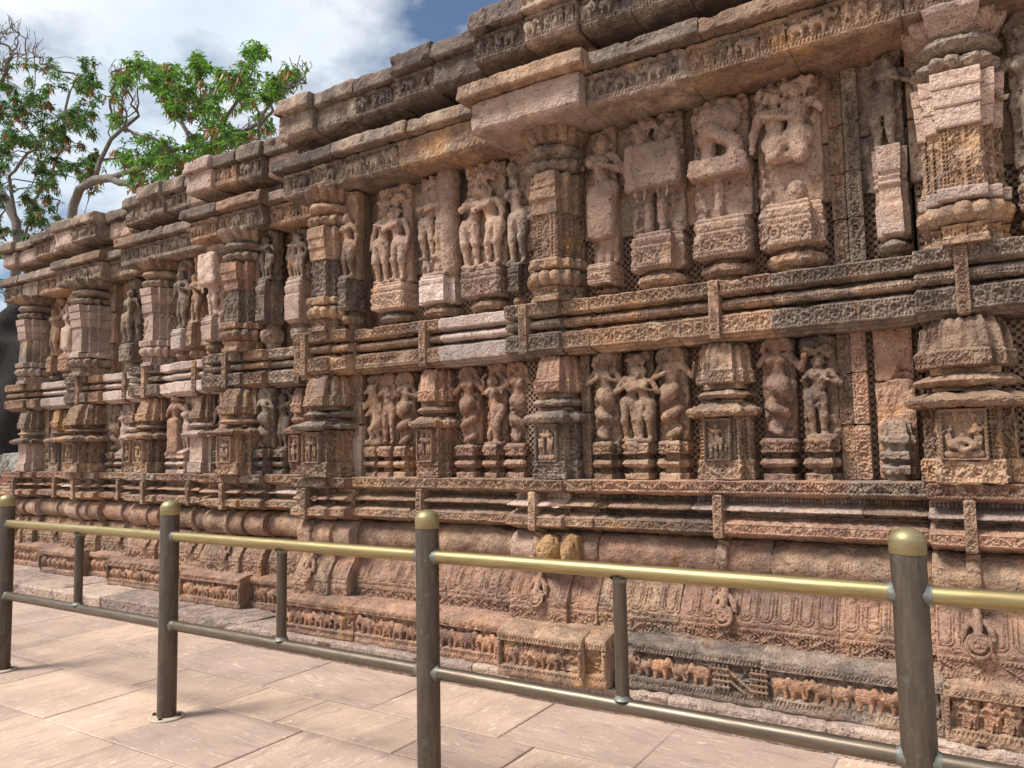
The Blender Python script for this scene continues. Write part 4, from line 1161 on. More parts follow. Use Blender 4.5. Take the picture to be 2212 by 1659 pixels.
def lady(H, L, R, sway, cross=0.0, tree=False, **k):
    def f(S):
        human(S, 0, .07, .0, H, L, R, sway=sway, cross=cross, **k); S.box((0, .06, .004), (.07, .05, .008), .004)
        if tree: canopy(S, .0, .055, H * 1.05, .072, int(H * 1000))
        if tree: S.cap((.06, .035, .0), (.05, .035, H), .016, .014)
    return f
def couple(H, gap, a1, a2, sw=.7, tree=True, cw=.1, headless=False, seed=3, z=0):
    def f(S):
        human(S, -gap, .075, z, H, a1[0], a1[1], sway=-sw, female=False, turn=1.5, head=not headless); human(S, gap, .085, z, H * .95, a2[0], a2[1], sway=sw, turn=-1.5, head=not headless)
        S.box((0, .055, .006), (gap + .05, .06, .008), .004)
        if tree: canopy(S, 0, .06, H * 1.06 + z, cw, seed)
    return f
low(-4.0, lambda S: yali(S, 0, .06, 0, .50), M_WALL, 'rearing lion beast over a crouching animal beside the corner pilaster', 61, w=.08)
low(-3.865, lambda S: (human(S, 0, .06, .02, .50, 'stump', 'stump', sway=.4, head=True), canopy(S, 0, .05, .52, .06, 3)), M_RED, 'armless broken standing figure beside the rearing lion beast', 62, w=.062, noise=.011)
low(-3.70, B_naga(.53, 3, ('hold', 'chest')), M_WALL, 'serpent-tailed figure with cobra hood left of the standing-couple niche', 63, w=.075)
low(-3.12, B_naga(.53, 4, ('hold', 'hold')), M_RED, 'serpent-tailed lady with both hands raised under a scalloped cobra hood', 64, w=.078)
low(-2.905, lady(.47, 'up', 'up', .9, cross=.45), M_RED, 'orange-brown lady with both arms over her head and crossed legs', 65, w=.075)
low(-2.71, B_naga(.53, 8, ('stump', 'stump'), head=False), M_RED, 'defaced headless serpent figure left of the seated-couple niche', 66, w=.075, noise=.013)
low(-2.045, B_naga(.535, 5), M_WALL, 'serpent lady with folded hands right of the seated-couple niche', 67, w=.085)
low(-1.825, couple(.47, .04, ('chest', 'hug'), ('hug', 'chest'), .5, cw=.06), M_WALL, 'small embracing couple standing between two serpent figures', 68, w=.082)
low(-1.615, B_naga(.54, 7, ('chest', 'hold'), female=False), M_WALL, 'serpent king with spotted pale coils left of the raised-arm niche', 69, w=.088)
low(-1.005, B_naga(.545, 9, ('stump', 'hold')), M_RED, 'serpent figure under a rayed hood right of the raised-arm niche', 70, w=.085)
low(-.795, lady(.44, 'stump', 'chest', -.6, tree=True), M_WALL, 'eroded lady standing under a leafy tree beside the scroll strips', 71, w=.085, noise=.008)
st = loft('stump_pedestal', wall, -.435, YB11 - .02, [(1.291, .05), (1.32, .05), (1.325, .075), (1.36, .082), (1.38, .05), (1.395, .05), (1.40, .085), (1.435, .085), (1.44, .062), (1.475, .062), (1.48, .085), (1.51, .085), (1.52, .07), (1.585, .066), (1.60, .05)], 1.5, STEP3, M_GREY, seed=77, wear=.009, chip=.02)
# farther lower statues
low(-5.56, B_naga(.53, 11), M_GREY, 'hooded serpent figure in the deep recess just left of the outer corner, lower row', 81, w=.075)
low(-5.43, lady(.5, 'chest', 'up', .5), M_GREY, 'lady with one arm up beside the hooded serpent in the deep recess, lower row', 82, w=.07)
low(-6.38, lady(.52, 'down', 'up', .8), M_DARK, 'blackened standing figure with a raised arm beside the broad pilaster', 83, w=.085)
low(-7.10, lambda S: (human(S, 0, .09, -.02, .6, 'chest', 'stump', sway=-.5), S.box((.02, .08, .15), (.07, .06, .16), .02)), M_RED, 'large orange figure bending over a rough block', 84, w=.10, noise=.012, pmat=M_PINK)
low(-8.58, B_naga(.53, 12), M_WALL, 'serpent figure between the two broad lower pilasters near the far end', 85, w=.085); low(-8.40, lady(.5, 'hip', 'down', .4), M_PINK, 'pinkish lady right of the serpent figure near the far end, lower row', 86, w=.08)
low(-10.08, lady(.5, 'hip', 'up', .4), M_WALL, 'leftmost lower statue, beside the end pilaster', 87, w=.08); low(-9.58, lady(.4, 'stump', 'stump', .4), M_PINK, 'stubby armless pink statue left of the second broad lower pilaster', 88, w=.09, noise=.012)
low(-7.85, lady(.48, 'hip', 'stump', .4), M_WALL, 'worn figure with a hand on its hip, left of the middle lower pilaster', 89, w=.07); low(-6.95, lady(.48, 'hip', 'stump', .4), M_PINK, 'narrow pink worn figure right of the large bending figure', 90, w=.06)

# upper statues
def high(x, z, b, mat, label, seed, w, z1=3.495, **k): return statue(x, L_at(x) + .245, z, b, mat, label, w, z1, 'high', seed, **k)
def rough(hw, hz, z, d=.07):
    def f(S):
        r = random.Random(int(z * 1000 + hw * 977))
        for q in range(7):
            ox, oz = r.uniform(-.5, .5) * hw, r.uniform(-.4, .4) * hz
            S.box((ox, d - .03 + r.uniform(-.012, .012), z + oz), (hw * .5, d * r.uniform(.8, 1.0), hz * .6), .02)
        S.box((0, d - .04, z), (hw * .9, d, hz * .85), .03)
    return f
both = lambda *f: (lambda S: [g(S) for g in f])
high(-4.135, 2.80, lady(.50, 'down', 'down', .5), M_WALL, 'slender worn figure on a tall pedestal right of the corner column', 101, .062, pmat=M_GREY)
high(-3.80, 2.74, couple(.60, .075, ('down', 'hug'), ('hug', 'down'), .6, cw=.11, seed=4), M_PLAIN, 'couple standing close, the leftmost pair on the long upper panel', 102, .16, noise=.006)
high(-3.37, 2.74, both(couple(.54, .05, ('hug', 'hold'), ('hug', 'up'), .9, cw=.09, seed=6, z=.12), lambda S: (S.cap((.115, .05, .05), (.105, .06, .72), .075, .085), human(S, .03, .09, -.06, .25, 'chest', 'chest'))), M_PLAIN, 'couple leaning against a thick ridged trunk block', 103, .16, pmat=M_PALE, noise=.007)
high(-2.955, 2.74, both(couple(.60, .075, ('hug', 'hug'), ('hug', 'down'), 1.0, cw=.115, seed=9), lambda S: (human(S, -.09, .05, 0, .26, 'up', 'chest'), human(S, .015, .05, 0, .22, 'up', 'up'))), M_PLAIN, 'couple embracing above small crouching attendants left of the column', 104, .16, noise=.006)
high(-2.675, 2.72, lady(.63, 'down', 'down', .35, tree=True), M_GREY, 'slim upright lady with arms by her sides beside the honeycombed column', 105, .062)
high(-2.02, 2.62, both(lambda S: human(S, .0, .06, .10, .72, None, 'chest', head=True, legs=False, sway=.4, turn=1.5), rough(.068, .17, .33), lambda S: (S.cap((-.02, .04, .16), (-.03, .05, 0), .03, .025), S.cap((.03, .04, .16), (.03, .05, 0), .03, .025))), M_PLAIN, 'single figure patched with a plain rough block right of the honeycombed column', 106, .085, noise=.007)
high(-1.665, 2.76, both(lambda S: [human(S, q * .07, .075, -.06, .70, None, None, legs=False, turn=0) for q in (-1, 1)], rough(.16, .135, .40, .085), lambda S: canopy(S, 0, .06, .66, .115, 12), lambda S: [S.cap((q * .04, .06, .28), (q * .045, .075, .02), .036, .028) for q in (-1, 1)]), M_PLAIN, 'two heads above a large rough replacement block', 107, .165, noise=.009)
high(-1.265, 2.78, both(lambda S: canopy(S, 0, .07, .63, .125, 15), rough(.16, .035, .29, .085), lambda S: (S.ell((-.06, .09, .58), (.07, .06, .09)), S.ell((.06, .09, .58), (.07, .06, .09)), S.chain([(-.08, .09, .47), (-.03, .12, .50), (.03, .12, .47), (.09, .11, .42), (.10, .11, .34), (.05, .11, .31)], [.05, .055, .05, .05, .05, .045]), S.cap((-.06, .08, .46), (-.06, .09, .32), .045, .05), S.cap((-.02, .06, .2), (-.02, .06, .0), .03, .026))), M_PLAIN, 'badly eroded pair whose faces are lost, above a jutting slab', 108, .16, noise=.012)
high(-.89, 2.80, both(lambda S: (human(S, -.055, .085, .02, .62, 'down', 'hug', legs=False, turn=0, female=False), human(S, .06, .095, .04, .62, None, 'stump', legs=False, female=False)), lambda S: (S.cap((-.06, .09, .36), (-.06, .11, .26), .058, .05), S.cap((.07, .10, .36), (.08, .12, .24), .065, .05), S.ell((0, .10, .25), (.05, .03, .03))), lambda S: (canopy(S, -.07, .07, .62, .075, 21), canopy(S, .08, .07, .64, .075, 22), S.cap((.005, .08, .58), (.005, .08, .70), .018, .022)), lambda S: S.ell((.03, .05, .06), (.05, .05, .07))), M_PLAIN, 'pair with whitened heads under a twin leafy canopy', 109, .165, noise=.009)
o = statue(-.39, YB11, 2.985, lambda S: human(S, .0, .07, 0, .50, 'stump', 'chest', sway=-.9, legs=True, crown=True), M_GREY, 'figure turning on a plain rebuilt stone pedestal beside the rightmost column', .068, 3.495, None, 110, noise=.007)
loft('pedestal_foot', o, -.385, YB11, [(2.408, .05), (2.44, .05), (2.45, .075), (2.475, .088), (2.50, .075), (2.51, .05), (2.525, .05)], 2.2, ROUND, M_GREY, seed=4, wear=.008)
loft('pedestal', o, -.39, YB11, [(2.52, .06), (2.535, .078), (2.68, .08), (2.70, .074), (2.775, .074), (2.785, .08), (2.80, .082), (2.81, .072), (2.835, .078), (2.845, .072), (2.86, .08), (2.99, .082)], 2.3, STEP3, M_PINK, seed=5, chip=.004, wear=.003)
high(.23, 2.75, lady(.62, 'hip', 'up', .8, tree=True), M_GREY, 'cream-grey lady cut off by the right edge of the view', 111, .085)
# farther upper statues
high(-5.52, 3.04, couple(.40, .04, ('hug', 'hug'), ('hug', 'hold'), .9, tree=False), M_GREY, 'small grey couple squeezed between column and corner bay', 121, .09)
high(-5.22, 3.02, couple(.42, .045, ('down', 'hug'), ('down', 'down'), .4, tree=False), M_GREY, 'grey couple on a pink rebuilt pedestal just left of the corner column, upper row', 122, .10, pmat=M_PINK)
high(-6.28, 2.78, lambda S: (S.box((.0, .07, .46), (.10, .07, .13), .03), human(S, 0, .06, 0, .55, 'stump', 'stump', head=False)), M_PINK, 'headless pink patched statue left of the broad brown upper column', 123, .11, pmat=M_PINK, noise=.014)
high(-6.52, 2.76, lady(.60, 'hip', 'up', 1.0, tree=True), M_GREY, 'grey figure under leaves, second left of the broad brown upper column', 124, .10)
high(-6.80, 2.80, lady(.5, 'down', 'chest', .5), M_WALL, 'slight figure between two taller grey statues, upper row', 125, .06)
high(-7.02, 2.76, lady(.60, 'down', 'chest', .7, tree=True), M_GREY, 'grey lady under leaves right of the pink stepped column', 126, .085, pmat=M_PALE)
high(-7.85, 2.74, lambda S: human(S, 0, .08, .0, .62, 'stump', 'stump', sway=1.2), M_GREY, 'armless swaying statue left of the pink stepped column, upper row', 127, .10, noise=.014)
high(-8.28, 2.74, lambda S: human(S, 0, .08, .0, .62, 'stump', 'hold', sway=-1.2), M_GREY, 'eroded swaying statue right of the broad pale upper column', 128, .11, noise=.014)
high(-9.35, 2.74, both(rough(.10, .14, .2), lady(.62, 'hip', 'chest', .5, tree=True)), M_PINK, 'pink block statue right next to the broad pale upper column on its left', 129, .11, pmat=M_PINK)
high(-9.75, 2.74, both(rough(.09, .14, .2), lady(.62, 'up', 'chest', .5)), M_PINK, 'pink patched statue with one arm up, upper row near the far end', 130, .11, pmat=M_RED)
high(-10.08, 2.74, lady(.62, 'hip', 'up', .5), M_WALL, 'leftmost upper statue, beside the end column', 131, .085)

# ------------------------------------------------------------------ cornice
CSEG = [(-10.95, -9.42, 4.86), (-9.45, -8.5, 4.76), (-8.52, -7.9, 4.86), (-7.9, -6.42, 4.64), (-6.45, -5.42, 4.46), (-5.44, -4.68, 4.56), (-4.72, -2.72, 4.085), (-2.74, -1.96, 3.90), (-1.98, .8, 3.985)]
PR_CB = [(.5, 3.50), (.03, 3.496), (.012, 3.502), (0, 3.515), (0, 3.69), (.02, 3.70), (.5, 3.70)]
PR_CS = [(.5, 3.70), (0.012, 3.70), (0, 3.712), (.012, 3.79), (.03, 3.806), (.5, 3.815)]
PR_CR = [(.4, 3.81), (0, 3.81), (0, 3.965), (.4, 3.965)]
PR_UB = [(.6, 3.945), (.06, 3.938), (.02, 3.945), (0, 3.965), (.01, 4.13), (.03, 4.14), (.6, 4.14)]
PR_US = [(.6, 4.13), (.02, 4.13), (0, 4.142), (.008, 4.235), (.03, 4.262), (.6, 4.268)]
def relief_row(o, x0, x1, Y, z0, Hh):
    far = math.hypot(x0, Y); h = .0065 if far < 5.5 else (.009 if far < 8 else .013)
    x = x0 + .05
    while x < x1 - .04:
        k = rng.randrange(9); mt = o.data.materials[0]
        inst('relief_figure', small_fig_mesh(k, h, mt, .125), o, (x, Y + .02, z0), rng.random() < .5, Hh / .125 * rng.uniform(.85, 1.0)); x += rng.uniform(.06, .085) * (1.7 if k > 5 else 1)
for ci, (a, b, L) in enumerate(CSEG):
    near = a > -4.8
    for x0, x1 in split(a, b, .38, .75):
        xm = (x0 + x1) / 2
        mt = rng.choice([M_GREY, M_GREY, M_WALL])
        carved = rng.random() < .82
        if -2.52 < xm < -2.1: carved = False; mt = M_PINK; 
        if ci == 4 and rng.random() < .4: carved = False; mt = M_PINK
        Y = L + .0 + rng.uniform(-.008, .008)
        o = stone_course('cornice_block', x0 + .001, x1 - .001, Y, PR_CB, mt, wall, pats=[(3.515, 3.69, P_figs)] if carved else (), seed=rng.random() * 60, chip=.018, wear=.006, ends=.4, tilt=rng.uniform(-.006, .006))
        if carved: relief_row(o, x0, x1, Y, 3.548, .125)
    for x0, x1 in split(a - .06, b + .05, .4, .8):
        stone_course('cornice_slab', x0 + .001, x1 - .001, L - .075 + rng.uniform(-.012, .01), PR_CS, rng.choice([M_GREY, M_GREY, M_GREY, M_GREY, M_WALL, M_WALL, M_DARK]), wall, seed=rng.random() * 60, chip=.02, wear=.006, ends=.4, tilt=rng.uniform(-.008, .008), soft=.008)
    stone_course('recessed_course', a, b, L + .22, PR_CR, M_GREY, wall, pats=[(3.815, 3.96, lambda x, v, H: P_dots(x, v, H, .03))], seed=a, chip=.01)
    for x0, x1 in split(a + .03, b, .26, .5):
        xm = (x0 + x1) / 2
        mt = rng.choice([M_GREY, M_GREY, M_DARK, M_DARK, M_WALL] if near else [M_GREY, M_GREY, M_WALL, M_PINK])
        carved = mt is not M_PINK and rng.random() < .72
        dY = rng.uniform(-.05, .045); Y = L - .035 + dY
        o = stone_course('parapet_block', x0 + .002, x1 - .002, Y, PR_UB, mt, wall, pats=[(3.965, 4.13, P_figs)] if carved else (), seed=rng.random() * 60, chip=.026, wear=.008, ends=.45, tilt=rng.uniform(-.014, .014), soft=.01)
        if carved: relief_row(o, x0, x1, Y, 3.998, .112)
        dz = rng.uniform(-.022, .022)
        pr = [(p, q + (dz if q > 4.2 else 0)) for p, q in PR_US]
        stone_course('parapet_slab', x0 + .002, x1 - .002, Y - .05 + rng.uniform(-.015, .015), pr, rng.choice([M_GREY, M_GREY, mt, M_DARK]), wall, seed=rng.random() * 60, chip=.03, wear=.009, ends=.45, tilt=rng.uniform(-.02, .02), soft=.012)

# ================================================================== RAILING
FY = 2.725
rail = empty('railing', (-3.1, FY, 0), label='brass and dark bronze pipe railing standing on the paving in front of the wall', cat='railing')
POSTS = [-7.90, -5.99, -4.08, -2.185, -.262, 1.66]
for x in POSTS:
    m = MB(); m.lathe([(.052, .012), (.052, 1.14), (.0505, 1.145), (.03, 1.146)], x, FY, 32)
    p = m.build('post', M_BRONZE, rail, (x, FY, 0), True)
    m = MB(); pr = [(.0525, 1.141), (.0545, 1.143), (.0545, 1.180)]
    pr += [(.0545 * math.cos(R_(t)), 1.180 + .044 * math.sin(R_(t))) for t in range(8, 90, 8)] + [(.001, 1.2242)]
    m.lathe(pr, x, FY, 32); m.build('cap', M_BRASSCAP, p, (x, FY, 1.14), True)
    m = MB(); m.lathe([(.05, .001), (.092, .001), (.094, .004), (.094, .010), (.090, .0135), (.05, .0135)], x, FY, 32); m.build('base_flange', M_FLANGE, p, (x, FY, 0), False)
    for q in range(4):
        a = q * math.pi / 2 + .5
        m = MB(); bx, by = x + math.cos(a) * .073, FY + math.sin(a) * .073
        m.lathe([(.011, .013), (.011, .024), (.009, .027), (.001, .0272)], bx, by, 6); m.build('bolt', M_BOLT, p, (bx, by, .013))
ZU, ZD = 1.018, .518
for a, b in zip(POSTS[:-1], POSTS[1:]):
    for z, mt, nm, r in ((ZU, M_BRASS, 'top_rail', .0285), (ZD, M_BRONZE2, 'lower_rail', .0285)):
        m = MB(); m.tube([(a + .045 + (b - a - .09) * t, FY, z) for t in np.linspace(0, 1, 12)], r, 24, False)
        t_ = m.build(nm, mt, rail, ((a + b) / 2, FY, z), True)
        for xx, sgn in ((a + .0495, 1), (b - .0495, -1)):
            m = MB(); n = 28; th = np.linspace(0, 2 * np.pi, n, endpoint=False)
            G = []
            for q in range(5):
                u = q / 4; rr = r + .006 * (1 - u) ** 2 + .0005
                jit = .0016 * np.sin(th * 5 + xx * 9) * (1 - u) + .0012 * np.sin(th * 11 + xx * 3) * (1 - u)
                ox = .0525 - np.sqrt(np.maximum(.0525 ** 2 - (rr * np.cos(th)) ** 2, 0))
                G.append(np.stack([xx + sgn * (u * .013 + .001) - sgn * ox * (1 - u), FY + (rr + jit) * np.cos(th), z + (rr + jit) * np.sin(th)], -1))
            m.grid(np.stack(G, 1), closed_u=True); m.build('weld', M_WELD, t_, (xx, FY, z), True)
    xm = (a + b) / 2 + {-2.185: -.03}.get(a, 0)
    m = MB(); m.tube([(xm, FY, ZD + .02 + (ZU - ZD - .04) * t) for t in np.linspace(0, 1, 6)], .026, 20, False)
    bl = m.build('baluster', M_BRONZE, rail, (xm, FY, ZD), True)
    for z, s_ in ((ZU - .030, -1), (ZD + .029, 1)):
        m = MB(); m.lathe([(.0375, z - s_ * .004), (.031, z + s_ * .003), (.0265, z + s_ * .012)], xm, FY, 20); m.build('weld', M_WELD, bl, (xm, FY, z), True)

# second railing beyond the far end of the wall
fr = empty('far_railing', (-14.5, 5.6, 0), label='distant brass rail glimpsed past the far left end of the wall', cat='railing')
m = MB(); m.tube([(-19, 5.62, 1.02), (-11.6, 5.62, 1.02)], .03, 12); m.build('top_rail', M_BRASS, fr, (-15, 5.62, 1.02), True)
m = MB(); m.tube([(-19, 5.62, .52), (-11.6, 5.62, .52)], .03, 12); m.build('lower_rail', M_BRONZE2, fr, (-15, 5.62, .52), True)
for x in (-17.2, -15.3, -13.4, -11.6):
    m = MB(); m.lathe([(.055, 0), (.055, 1.14), (.05, 1.19), (.03, 1.22), (.001, 1.23)], x, 5.62, 16); m.build('post', M_BRONZE, fr, (x, 5.62, 0), True)

# ================================================================== behind the far end
lw = empty('boundary_wall', (-18, 8.5, 0), label='low red-washed wall with mottled pale rubble above, past the far left end', cat='wall', kind='thing')
stone_course('red_wall', -40, -12, 8.4, [(.6, -.02), (0, -.02), (0, .95), (.01, 1.0), (.6, 1.0)], stone('red_wash', (0.24, .085, .065), (.20, .07, .055), (.27, .11, .08), ochre=0, lichen=.3, pits=.2), lw, res=.12, chip=.03, wear=.01)
stone_course('rubble_top', -40, -12, 8.45, [(.5, 1.0), (0, 1.0), (.02, 1.3), (.05, 1.52), (.5, 1.55)], stone('mottled_rubble', (.42, .40, .34), (.30, .28, .24), (.52, .5, .44), ochre=0, lichen=.8, pits=.7), lw, res=.06, chip=.06, wear=.03)

# ================================================================== TREES
CAMP = np.array([0, 0, CAM_H])
def tree(name, base, limbs, targets, label, lmat, bark, seed, leaf=.17, per=9, red=.09, bare=(), extra=900):
    r = np.random.default_rng(seed)
    root = empty(name, base, label=label, cat='tree', group='trees behind the wall')
    base = np.array(base, float)
    nodes = []; par = []; fixed = []
    def addn(p, q): nodes.append(np.array(p, float)); par.append(q); return len(nodes) - 1
    addn(base, -1)
    trunk_nodes = {}
    for li, L in enumerate(limbs):       # each limb: (attach_limb, attach_index, points)
        at = 0 if L[0] is None else trunk_nodes[L[0]][L[1]]
        ids = []
        prev = at
        pts = [nodes[at]] + [np.array(p, float) for p in L[2]]
        for a, b in zip(pts[:-1], pts[1:]):
            k = max(1, int(np.linalg.norm(b - a) / .35))
            for q in range(1, k + 1):
                pp = a + (b - a) * q / k + (r.normal(0, .035, 3) if q < k else 0)
                prev = addn(pp, prev)
            ids.append(prev)
        trunk_nodes[li] = [at] + ids
    nfix = len(nodes)
    tg = np.array(list(targets) + list(bare)); nl = len(targets)
    Nn = np.array(nodes)
    d0 = np.array([np.min(np.linalg.norm(Nn - t, axis=1)) for t in tg])
    tips = []; bares = set(); nleafnodes = 10 ** 9; ARR = np.zeros((60000, 3)); na = 0
    for i in np.argsort(d0):
        t = tg[i]
        while na < len(nodes): ARR[na] = nodes[na]; na += 1
        A = ARR[:na]
        dv = np.linalg.norm(A - t, axis=1) + .35 * np.maximum(0, A[:, 2] - t[2])
        j = int(np.argmin(dv)); p = nodes[j]
        L = np.linalg.norm(t - p); k = max(2, int(L / .3)); prev = j
        side = r.normal(0, .10 * L, 3); n_before = len(nodes)
        for q in range(1, k + 1):
            u = q / k
            pp = p + (t - p) * u + side * math.sin(math.pi * u) * .8 + np.array([0, 0, .12 * L * math.sin(math.pi * u)])
            prev = addn(pp, prev)
        if i < nl: tips.append(prev)
        else:
            bares.update(range(n_before, len(nodes)))
            for s_ in range(3):
                q0 = prev
                for q in range(3): q0 = addn(nodes[q0] + r.normal(0, .05, 3) + np.array([0, 0, .10]), q0); bares.add(q0)
    cnt = np.zeros(len(nodes))
    ch = [[] for _ in nodes]
    for i, p in enumerate(par):
        if p >= 0: ch[p].append(i)
    for i in range(len(nodes) - 1, -1, -1):
        cnt[i] += 1 if not ch[i] else 0
        if par[i] >= 0: cnt[par[i]] += cnt[i]
    rad = .0075 * np.maximum(cnt, 1) ** .46
    mb = MB(); done = set()
    for i in range(len(nodes)):
        kids = sorted(ch[i], key=lambda c: -cnt[c])
        for kk, c in enumerate(kids):
            if kk == 0 and i != 0: continue     # main line continues through its parent's chain
            chain = [i, c]
            while ch[chain[-1]]: chain.append(max(ch[chain[-1]], key=lambda q: cnt[q]))
            P = np.array([nodes[q] for q in chain]); Rr = rad[chain].copy(); Rr[0] = min(Rr[0], Rr[1] * 1.25)
            mb.tube(P, Rr, 5 if Rr[0] < .03 else 9, False)
    w = mb.build('trunk', bark, root, tuple(base), True)
    twig = [i for i in range(nfix, len(nodes)) if cnt[i] <= 3 and i not in bares]
    tips = tips + [twig[int(q)] for q in r.integers(0, len(twig), extra)]
    # leaf rosettes
    Vg = []; Vr = []
    def leafquads(c, dirn, ln, wd, roll):
        d = dirn / np.linalg.norm(dirn)
        sd_ = np.cross(d, [0, 0, 1.0]); sd_ /= np.linalg.norm(sd_) + 1e-6
        up = np.cross(sd_, d); sd_ = sd_ * math.cos(roll) + up * math.sin(roll); up = np.cross(sd_, d)
        out = []
        droop = np.array([0, 0, -1.0])
        for t, ww in ((0, .06), (.42, 1.0), (1.0, .05)):
            ctr = c + d * ln * t + droop * ln * .45 * t * t
            out.append((ctr - sd_ * wd * ww + up * wd * .25 * ww, ctr, ctr + sd_ * wd * ww + up * wd * .25 * ww))
        return np.array(out).reshape(-1, 3)
    for tp in tips:
        c = nodes[tp] + r.normal(0, .05, 3); isred = r.random() < red
        n = int(r.integers(per - 3, per + 4)); pd = nodes[tp] - nodes[par[tp]]; pd /= np.linalg.norm(pd) + 1e-6
        for q in range(n):
            a = q * 2.4 + r.uniform(-.4, .4)
            dn = np.array([math.cos(a), math.sin(a), r.uniform(-.5, .55)]) + pd * .5
            if isred: dn = dn * np.array([.6, .6, 0]) + np.array([0, 0, -.8])
            ln = leaf * r.uniform(.7, 1.25)
            (Vr if isred else Vg).append(leafquads(c + r.normal(0, .025, 3) - pd * r.uniform(0, .12), dn, ln, ln * r.uniform(.13, .18), r.uniform(-.5, .5)))
        if isred:
            for q in range(4):
                a = r.uniform(0, 6.3); Vg.append(leafquads(c - pd * .06, np.array([math.cos(a), math.sin(a), .2]), leaf * .9, leaf * .14, r.uniform(-.5, .5)))
    q = np.array([(0, 1, 4, 3), (1, 2, 5, 4), (3, 4, 7, 6), (4, 5, 8, 7)])
    for Vl, mt, nm in ((Vg, lmat, 'crown'), (Vr, M_LEAFR, 'young_leaves')):
        if not Vl: continue
        V = np.array(Vl); n = len(V)
        F = (np.arange(n)[:, None, None] * 9 + q[None]).reshape(-1, 4)
        make(nm, V.reshape(-1, 3), F, mt, root, tuple(base), False)
    return root

_Rn, _Un, _Fn = np.array(_R), np.array(_U), np.array(_fw)
def atY(x, y, Y):
    r = _Rn * (x - 1106) / 1655 - _Un * (y - 829.5) / 1655 + _Fn
    return CAMP + r * (Y / r[1])
def inside(poly, x, y):
    c = False; n = len(poly)
    for i in range(n):
        x1, y1 = poly[i]; x2, y2 = poly[(i + 1) % n]
        if (y1 > y) != (y2 > y) and x < (x2 - x1) * (y - y1) / (y2 - y1) + x1: c = not c
    return c
def scatter(poly, n, Ya, Yb, seed, gap=.18):
    r = random.Random(seed); o = []
    xs = [p[0] for p in poly]; ys = [p[1] for p in poly]; t = 0
    while len(o) < n and t < n * 60:
        t += 1
        x, y = r.uniform(min(xs), max(xs)), r.uniform(min(ys), max(ys))
        if not inside(poly, x, y): continue
        if vnoise(np.array([[x / 38., y / 38., seed * 3.]]))[0] < gap - .35: continue
        o.append(atY(x, y, r.uniform(Ya, Yb)))
    return o
P = atY
polyA = [(232, 190), (262, 128), (300, 118), (345, 150), (400, 128), (425, 112), (470, 150), (520, 140), (545, 92), (590, 88), (600, 130), (648, 155), (668, 200), (622, 225), (610, 262), (560, 300), (520, 330), (450, 350), (420, 385), (330, 420), (255, 420), (240, 330)]
tA = scatter(polyA, 520, 8.2, 10.6, 3, .14)
limbsA = [(None, 0, [P(165, 620, 9.2), P(152, 500, 9.2), P(158, 445, 9.2)]),
          (0, 3, [P(172, 408, 9.2), P(205, 388, 9.1), P(240, 385, 9.0), P(275, 395, 8.9), P(300, 415, 8.9)]),
          (1, 2, [P(215, 350, 9.2), P(240, 300, 9.3), P(300, 250, 9.4)]),
          (1, 3, [P(310, 362, 8.9), P(365, 325, 9.0), P(410, 318, 9.1), P(460, 305, 9.2), P(500, 285, 9.2)]),
          (1, 5, [P(360, 440, 9.2), P(415, 375, 9.4), P(455, 330, 9.4), P(520, 290, 9.3), P(565, 265, 9.2), P(590, 240, 9.2)]),
          (3, 3, [P(395, 270, 9.2), P(375, 235, 9.3), P(340, 180, 9.4)]),
          (4, 3, [P(490, 250, 9.5), P(540, 170, 9.5), P(560, 110, 9.5)]),
          (4, 4, [P(560, 300, 8.8), P(605, 305, 8.8), P(640, 280, 8.9)])]
bA = P(170, 700, 9.2); bA[2] = 0.0
tree('mango_tree', tuple(bA), limbsA, tA, 'spreading tree with light green leaves and red young shoots above the wall', M_LEAF, M_BARK, 4, leaf=.135, per=9, extra=1100, bare=scatter([(600, 200), (668, 150), (668, 190), (640, 230)], 8, 8.5, 9.5, 8, 0) + scatter([(240, 150), (300, 200), (290, 300), (245, 300)], 12, 8.5, 9.5, 9, 0))
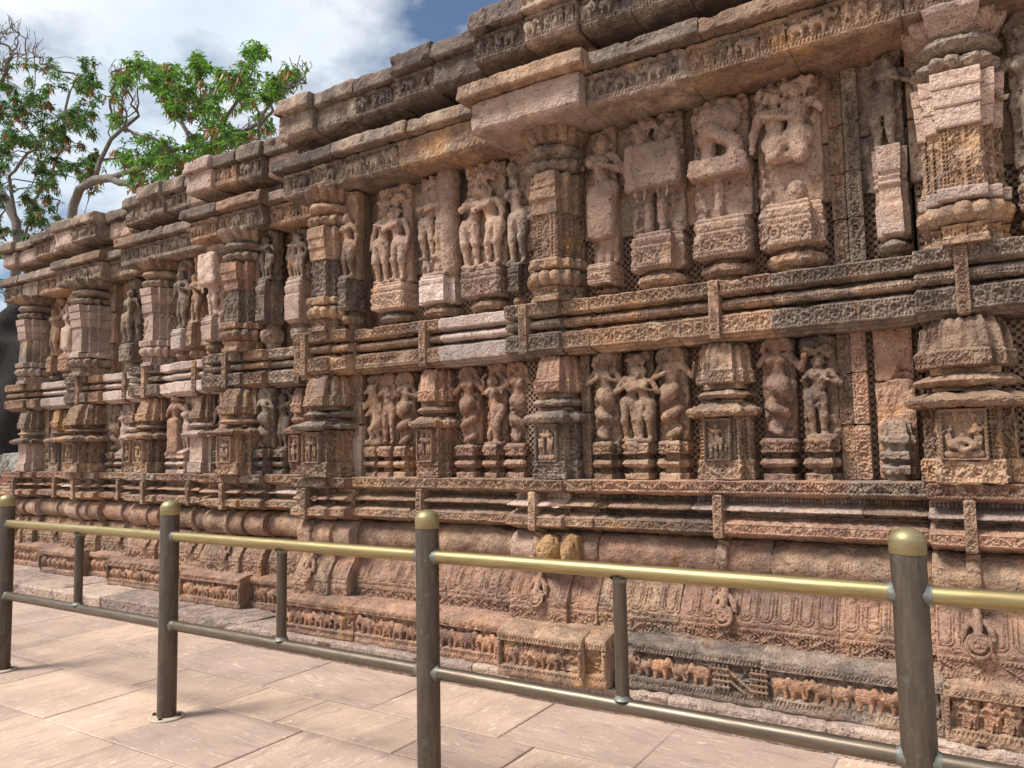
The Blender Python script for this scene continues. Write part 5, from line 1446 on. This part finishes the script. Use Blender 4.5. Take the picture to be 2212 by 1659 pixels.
polyB = [(-260, 90), (-60, 110), (70, 150), (105, 140), (150, 138), (205, 122), (222, 180), (212, 250), (235, 300), (226, 380), (190, 430), (120, 480), (70, 520), (52, 600), (40, 640), (-60, 640), (-260, 700)]
tB = scatter(polyB, 800, 9.0, 12.0, 7, .10)
limbsB = [(None, 0, [P(20, 700, 10), P(40, 540, 10), P(35, 480, 10), P(5, 420, 10)]),
          (0, 2, [P(70, 440, 10), P(110, 380, 10.2), P(140, 300, 10.3), P(150, 200, 10.3)]),
          (0, 3, [P(20, 380, 9.8), P(60, 330, 9.7), P(115, 285, 9.6), P(145, 262, 9.6)]),
          (0, 4, [P(-30, 330, 10.5), P(-20, 220, 10.5), P(20, 140, 10.6)]),
          (0, 1, [P(90, 510, 9.6), P(130, 490, 9.5), P(180, 470, 9.4)]), (0, 4, [P(-80, 420, 10.4), P(-160, 330, 10.4)])]
bB = P(20, 800, 10); bB[2] = 0.0
tree('dense_tree', tuple(bB), limbsB, tB, 'darker denser tree at the far left behind the wall end', M_LEAFD, M_BARK, 5, leaf=.14, per=10, extra=3200, red=.07, bare=scatter([(-30, 40), (40, 50), (95, 140), (60, 150), (-30, 170)], 40, 9.8, 11, 12, -1))
# old bole past the end of the wall, canopy shade painted into its bark
tb = empty('old_tree_bole', (-20.5, 9.4, 0), label='huge tree bole with shade painted into its dark bark just past the far left end of the wall', cat='tree')
th = np.linspace(0, 2 * np.pi, 60, endpoint=False); zs = np.linspace(0, 5.6, 50)
TH, ZZ = np.meshgrid(th, zs, indexing='ij')
RR = 2.0 + .35 * np.sin(TH * 5 + ZZ * .4) + .2 * np.sin(TH * 9 - ZZ) + .5 * np.exp(-ZZ) - np.clip(ZZ - 4.2, 0, 2) * 1.05
G = np.stack([-20.6 + RR * np.cos(TH), 10.6 + RR * np.sin(TH), ZZ], -1)
G += (.16 * fbm(G.reshape(-1, 3), 1.6, 4, 3)).reshape(TH.shape)[..., None]
m = MB(); m.grid(G, closed_u=True); m.build('trunk', M_BARK_SHADE, tb, (-20.5, 9.4, 0), True)
